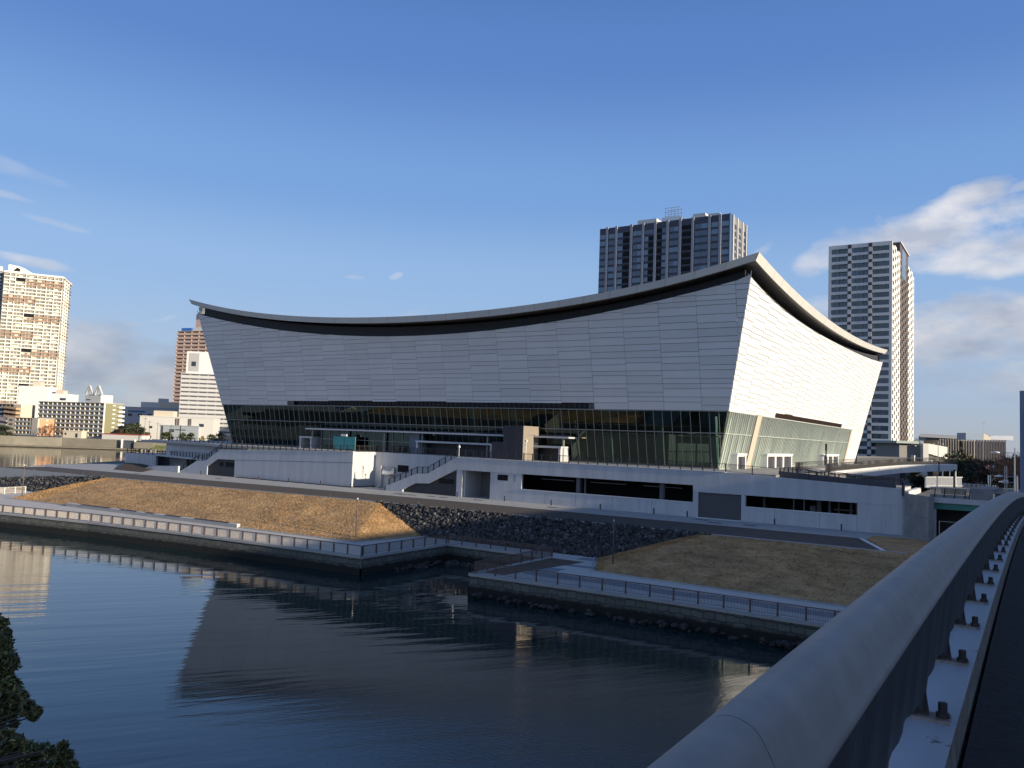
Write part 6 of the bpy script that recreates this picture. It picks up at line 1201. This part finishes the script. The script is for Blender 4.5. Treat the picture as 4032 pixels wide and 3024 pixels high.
# sign board on posts (blank characters too small to read) and painted figure mural
a, b = A2(3948,1889,70), A2(3970,1902,70); r = empty('road_sign', (a.x,a.y,9), 0, 'small white sign board with grey lines on two poles near the right edge', 'sign'); local(MB().box(a.x,a.y,b.z,b.x,a.y+.05,a.z).build('board', WHITE), r)
for i in range(3): local(MB().box(a.x+.05,a.y-.012,a.z-.09-.075*i,b.x-.05,a.y-.001,a.z-.06-.075*i).build('text_line', mat('grey_print', (.25,.25,.28), .7)), r)
for t_ in (.4,.75): xx = a.x+(b.x-a.x)*t_; local(MB().tube([(xx,a.y+.08,8),(xx,a.y+.08,a.z+1.2)], .03, 6).build('pole', STEEL), r)
c0, c1 = A2(3880,1828,210), A2(3922,1849,210); r = empty('figure_mural', (c0.x,c0.y,9), 0, 'dark red and blue panel painted with three white human figures among the dark trees', 'mural'); xm = (c0.x+c1.x)/2; w2 = c1.x-c0.x
local(MB().box(c0.x,c0.y,c1.z,xm,c0.y+.1,c0.z).build('red_panel', mat('deep_red_panel', (.22,.03,.03), .7)), r); local(MB().box(xm+.05,c0.y,c1.z,c1.x,c0.y+.1,c0.z).build('blue_panel', mat('deep_blue_panel', (.03,.06,.14), .7)), r)
for fx, sc_ in ((.10,.6),(.30,.95),(.78,.95)):
    x_ = c0.x+w2*fx; zb = c1.z+.1; hh = (c0.z-c1.z-.2)*sc_; y_ = c0.y-.03; q = MB(); q.tube([(x_,y_,zb+hh*.5),(x_,y_,zb+hh*.8)], [hh*.10,hh*.13], 8); q.tube([(x_,y_,zb+hh*.84),(x_,y_,zb+hh)], [hh*.09,hh*.07], 8); q.tube([(x_-hh*.06,y_,zb+hh*.5),(x_-hh*.12,y_,zb)], hh*.05, 6); q.tube([(x_+hh*.06,y_,zb+hh*.5),(x_+hh*.12,y_,zb)], hh*.05, 6); q.tube([(x_-hh*.1,y_,zb+hh*.75),(x_-hh*.3,y_,zb+hh*.62)], hh*.04, 6); q.tube([(x_+hh*.1,y_,zb+hh*.75),(x_+hh*.3,y_,zb+hh*.68)], hh*.04, 6); local(q.build('painted_figure', WHITE), r)
# van and orange-white vehicles by the lit street
for i, (px, mm, lb_) in enumerate(((3945,mat('orange_van_paint', (.6,.2,.06), .4),'orange topped vehicle on the lit street at the right edge'),(3985,mat('pale_green_van', (.45,.6,.5), .4),'pale green vehicle on the lit street beside the lamp poles'))):
    x, y = spot(px,1888,135); car(x, y, 9.6, .1, mm, lb_)
# ---- foreground evergreen at the lower left, rooted on the near bank
rnd = random.Random(5); tr0 = (-20.5, 2.2, 4.2)
ft = empty('broadleaf_tree', tr0, 0, 'dark glossy evergreen tree leaning into the lower left corner over the water', 'tree'); T0 = Vector(tr0)
blobs = [(-60,2560,64,15.0),(10,2540,34,15.0),(30,2610,40,14.8),(-20,2680,60,14.8),(40,2700,34,14.5),(20,2790,52,14.5),(75,2745,32,14.3),(110,2790,28,14.0),(145,2800,16,13.9),(130,2820,14,13.9),(55,2850,12,14.2),(-50,2850,50,14.5),(8,2455,20,15.2),(20,2500,22,15.1),(-60,2450,50,15.2),
         (-40,2920,40,13.2),(20,2905,30,13.2),(60,2925,30,13.0),(20,2990,60,13.0),(110,2950,26,12.8),(150,2960,24,12.6),(175,2945,14,12.6),(205,2960,22,12.4),(245,2940,16,12.3),(262,2975,18,12.3),(230,3010,34,12.3),(280,3020,20,12.2),(120,3020,50,12.6),(-60,3030,70,13.0),(60,3100,80,12.6),(220,3100,60,12.2)]
m = MB(); bb = MB(); top = []
for (px, py, rp, d) in blobs:
    c = Vector(at(px,py,d)); rr = rp/FPX*d*1.05; top.append((c, rr))
    n_ = int(620*(rp/50)**1.7)+60
    for _ in range(n_):
        v = Vector((rnd.gauss(0,1),rnd.gauss(0,1),rnd.gauss(0,1))).normalized()*rr*(rnd.random()**.30)*rnd.uniform(.85,1.12); p_ = c+v
        a = Vector((rnd.gauss(0,1),rnd.gauss(0,1),rnd.gauss(-.3,.8))).normalized(); b = a.cross(Vector((rnd.gauss(0,1),rnd.gauss(0,1),rnd.gauss(0,1)))).normalized(); L_ = rnd.uniform(.045,.085); w_ = L_*.40; nn = a.cross(b)*L_*.18
        q0 = p_-a*L_; q1 = p_+a*L_; k = len(m.v); m.v += [tuple(q0), tuple(p_-b*w_+nn), tuple(q1), tuple(p_+b*w_+nn), tuple(p_)]; m.f += [(k,k+1,k+4),(k+1,k+2,k+4),(k+2,k+3,k+4),(k+3,k,k+4)]
fork = Vector((-19.5, 4.5, 9.5)); bb.tube([tr0, (-20.2,3.2,7), tuple(fork)], [.28,.22,.16], 10)
for c, rr in top: mid = fork.lerp(c, .55)+Vector((0,0,-.15)); bb.tube([tuple(fork), tuple(mid), tuple(c)], [.07,.04,.012], 6, cap=False)
def lleaf(o): o.parent = ft; o.matrix_parent_inverse = Matrix.Translation(ft.location).inverted(); return o
LF = bpy.data.materials.new('glossy_evergreen_leaf'); LF.use_nodes = True; n = LF.node_tree.nodes; l = LF.node_tree.links; p = n['Principled BSDF']; p.inputs['Roughness'].default_value = .42
g = n.new('ShaderNodeNewGeometry'); rr = n.new('ShaderNodeValToRGB'); e = rr.color_ramp.elements; e[0].color = (.08,.085,.035,1); e[1].color = (.48,.46,.12,1); e[1].position = 1.0; x_ = e.new(.6); x_.color = (.15,.15,.055,1); x_ = e.new(.85); x_.color = (.26,.19,.07,1); l.new(g.outputs['Random Per Island'], rr.inputs[0]); l.new(rr.outputs[0], p.inputs['Base Color'])  # brightest leaf tones stand for sunlit tips, put into the colour
lleaf(m.build('crown', LF)); lleaf(bb.build('trunk', BARK))
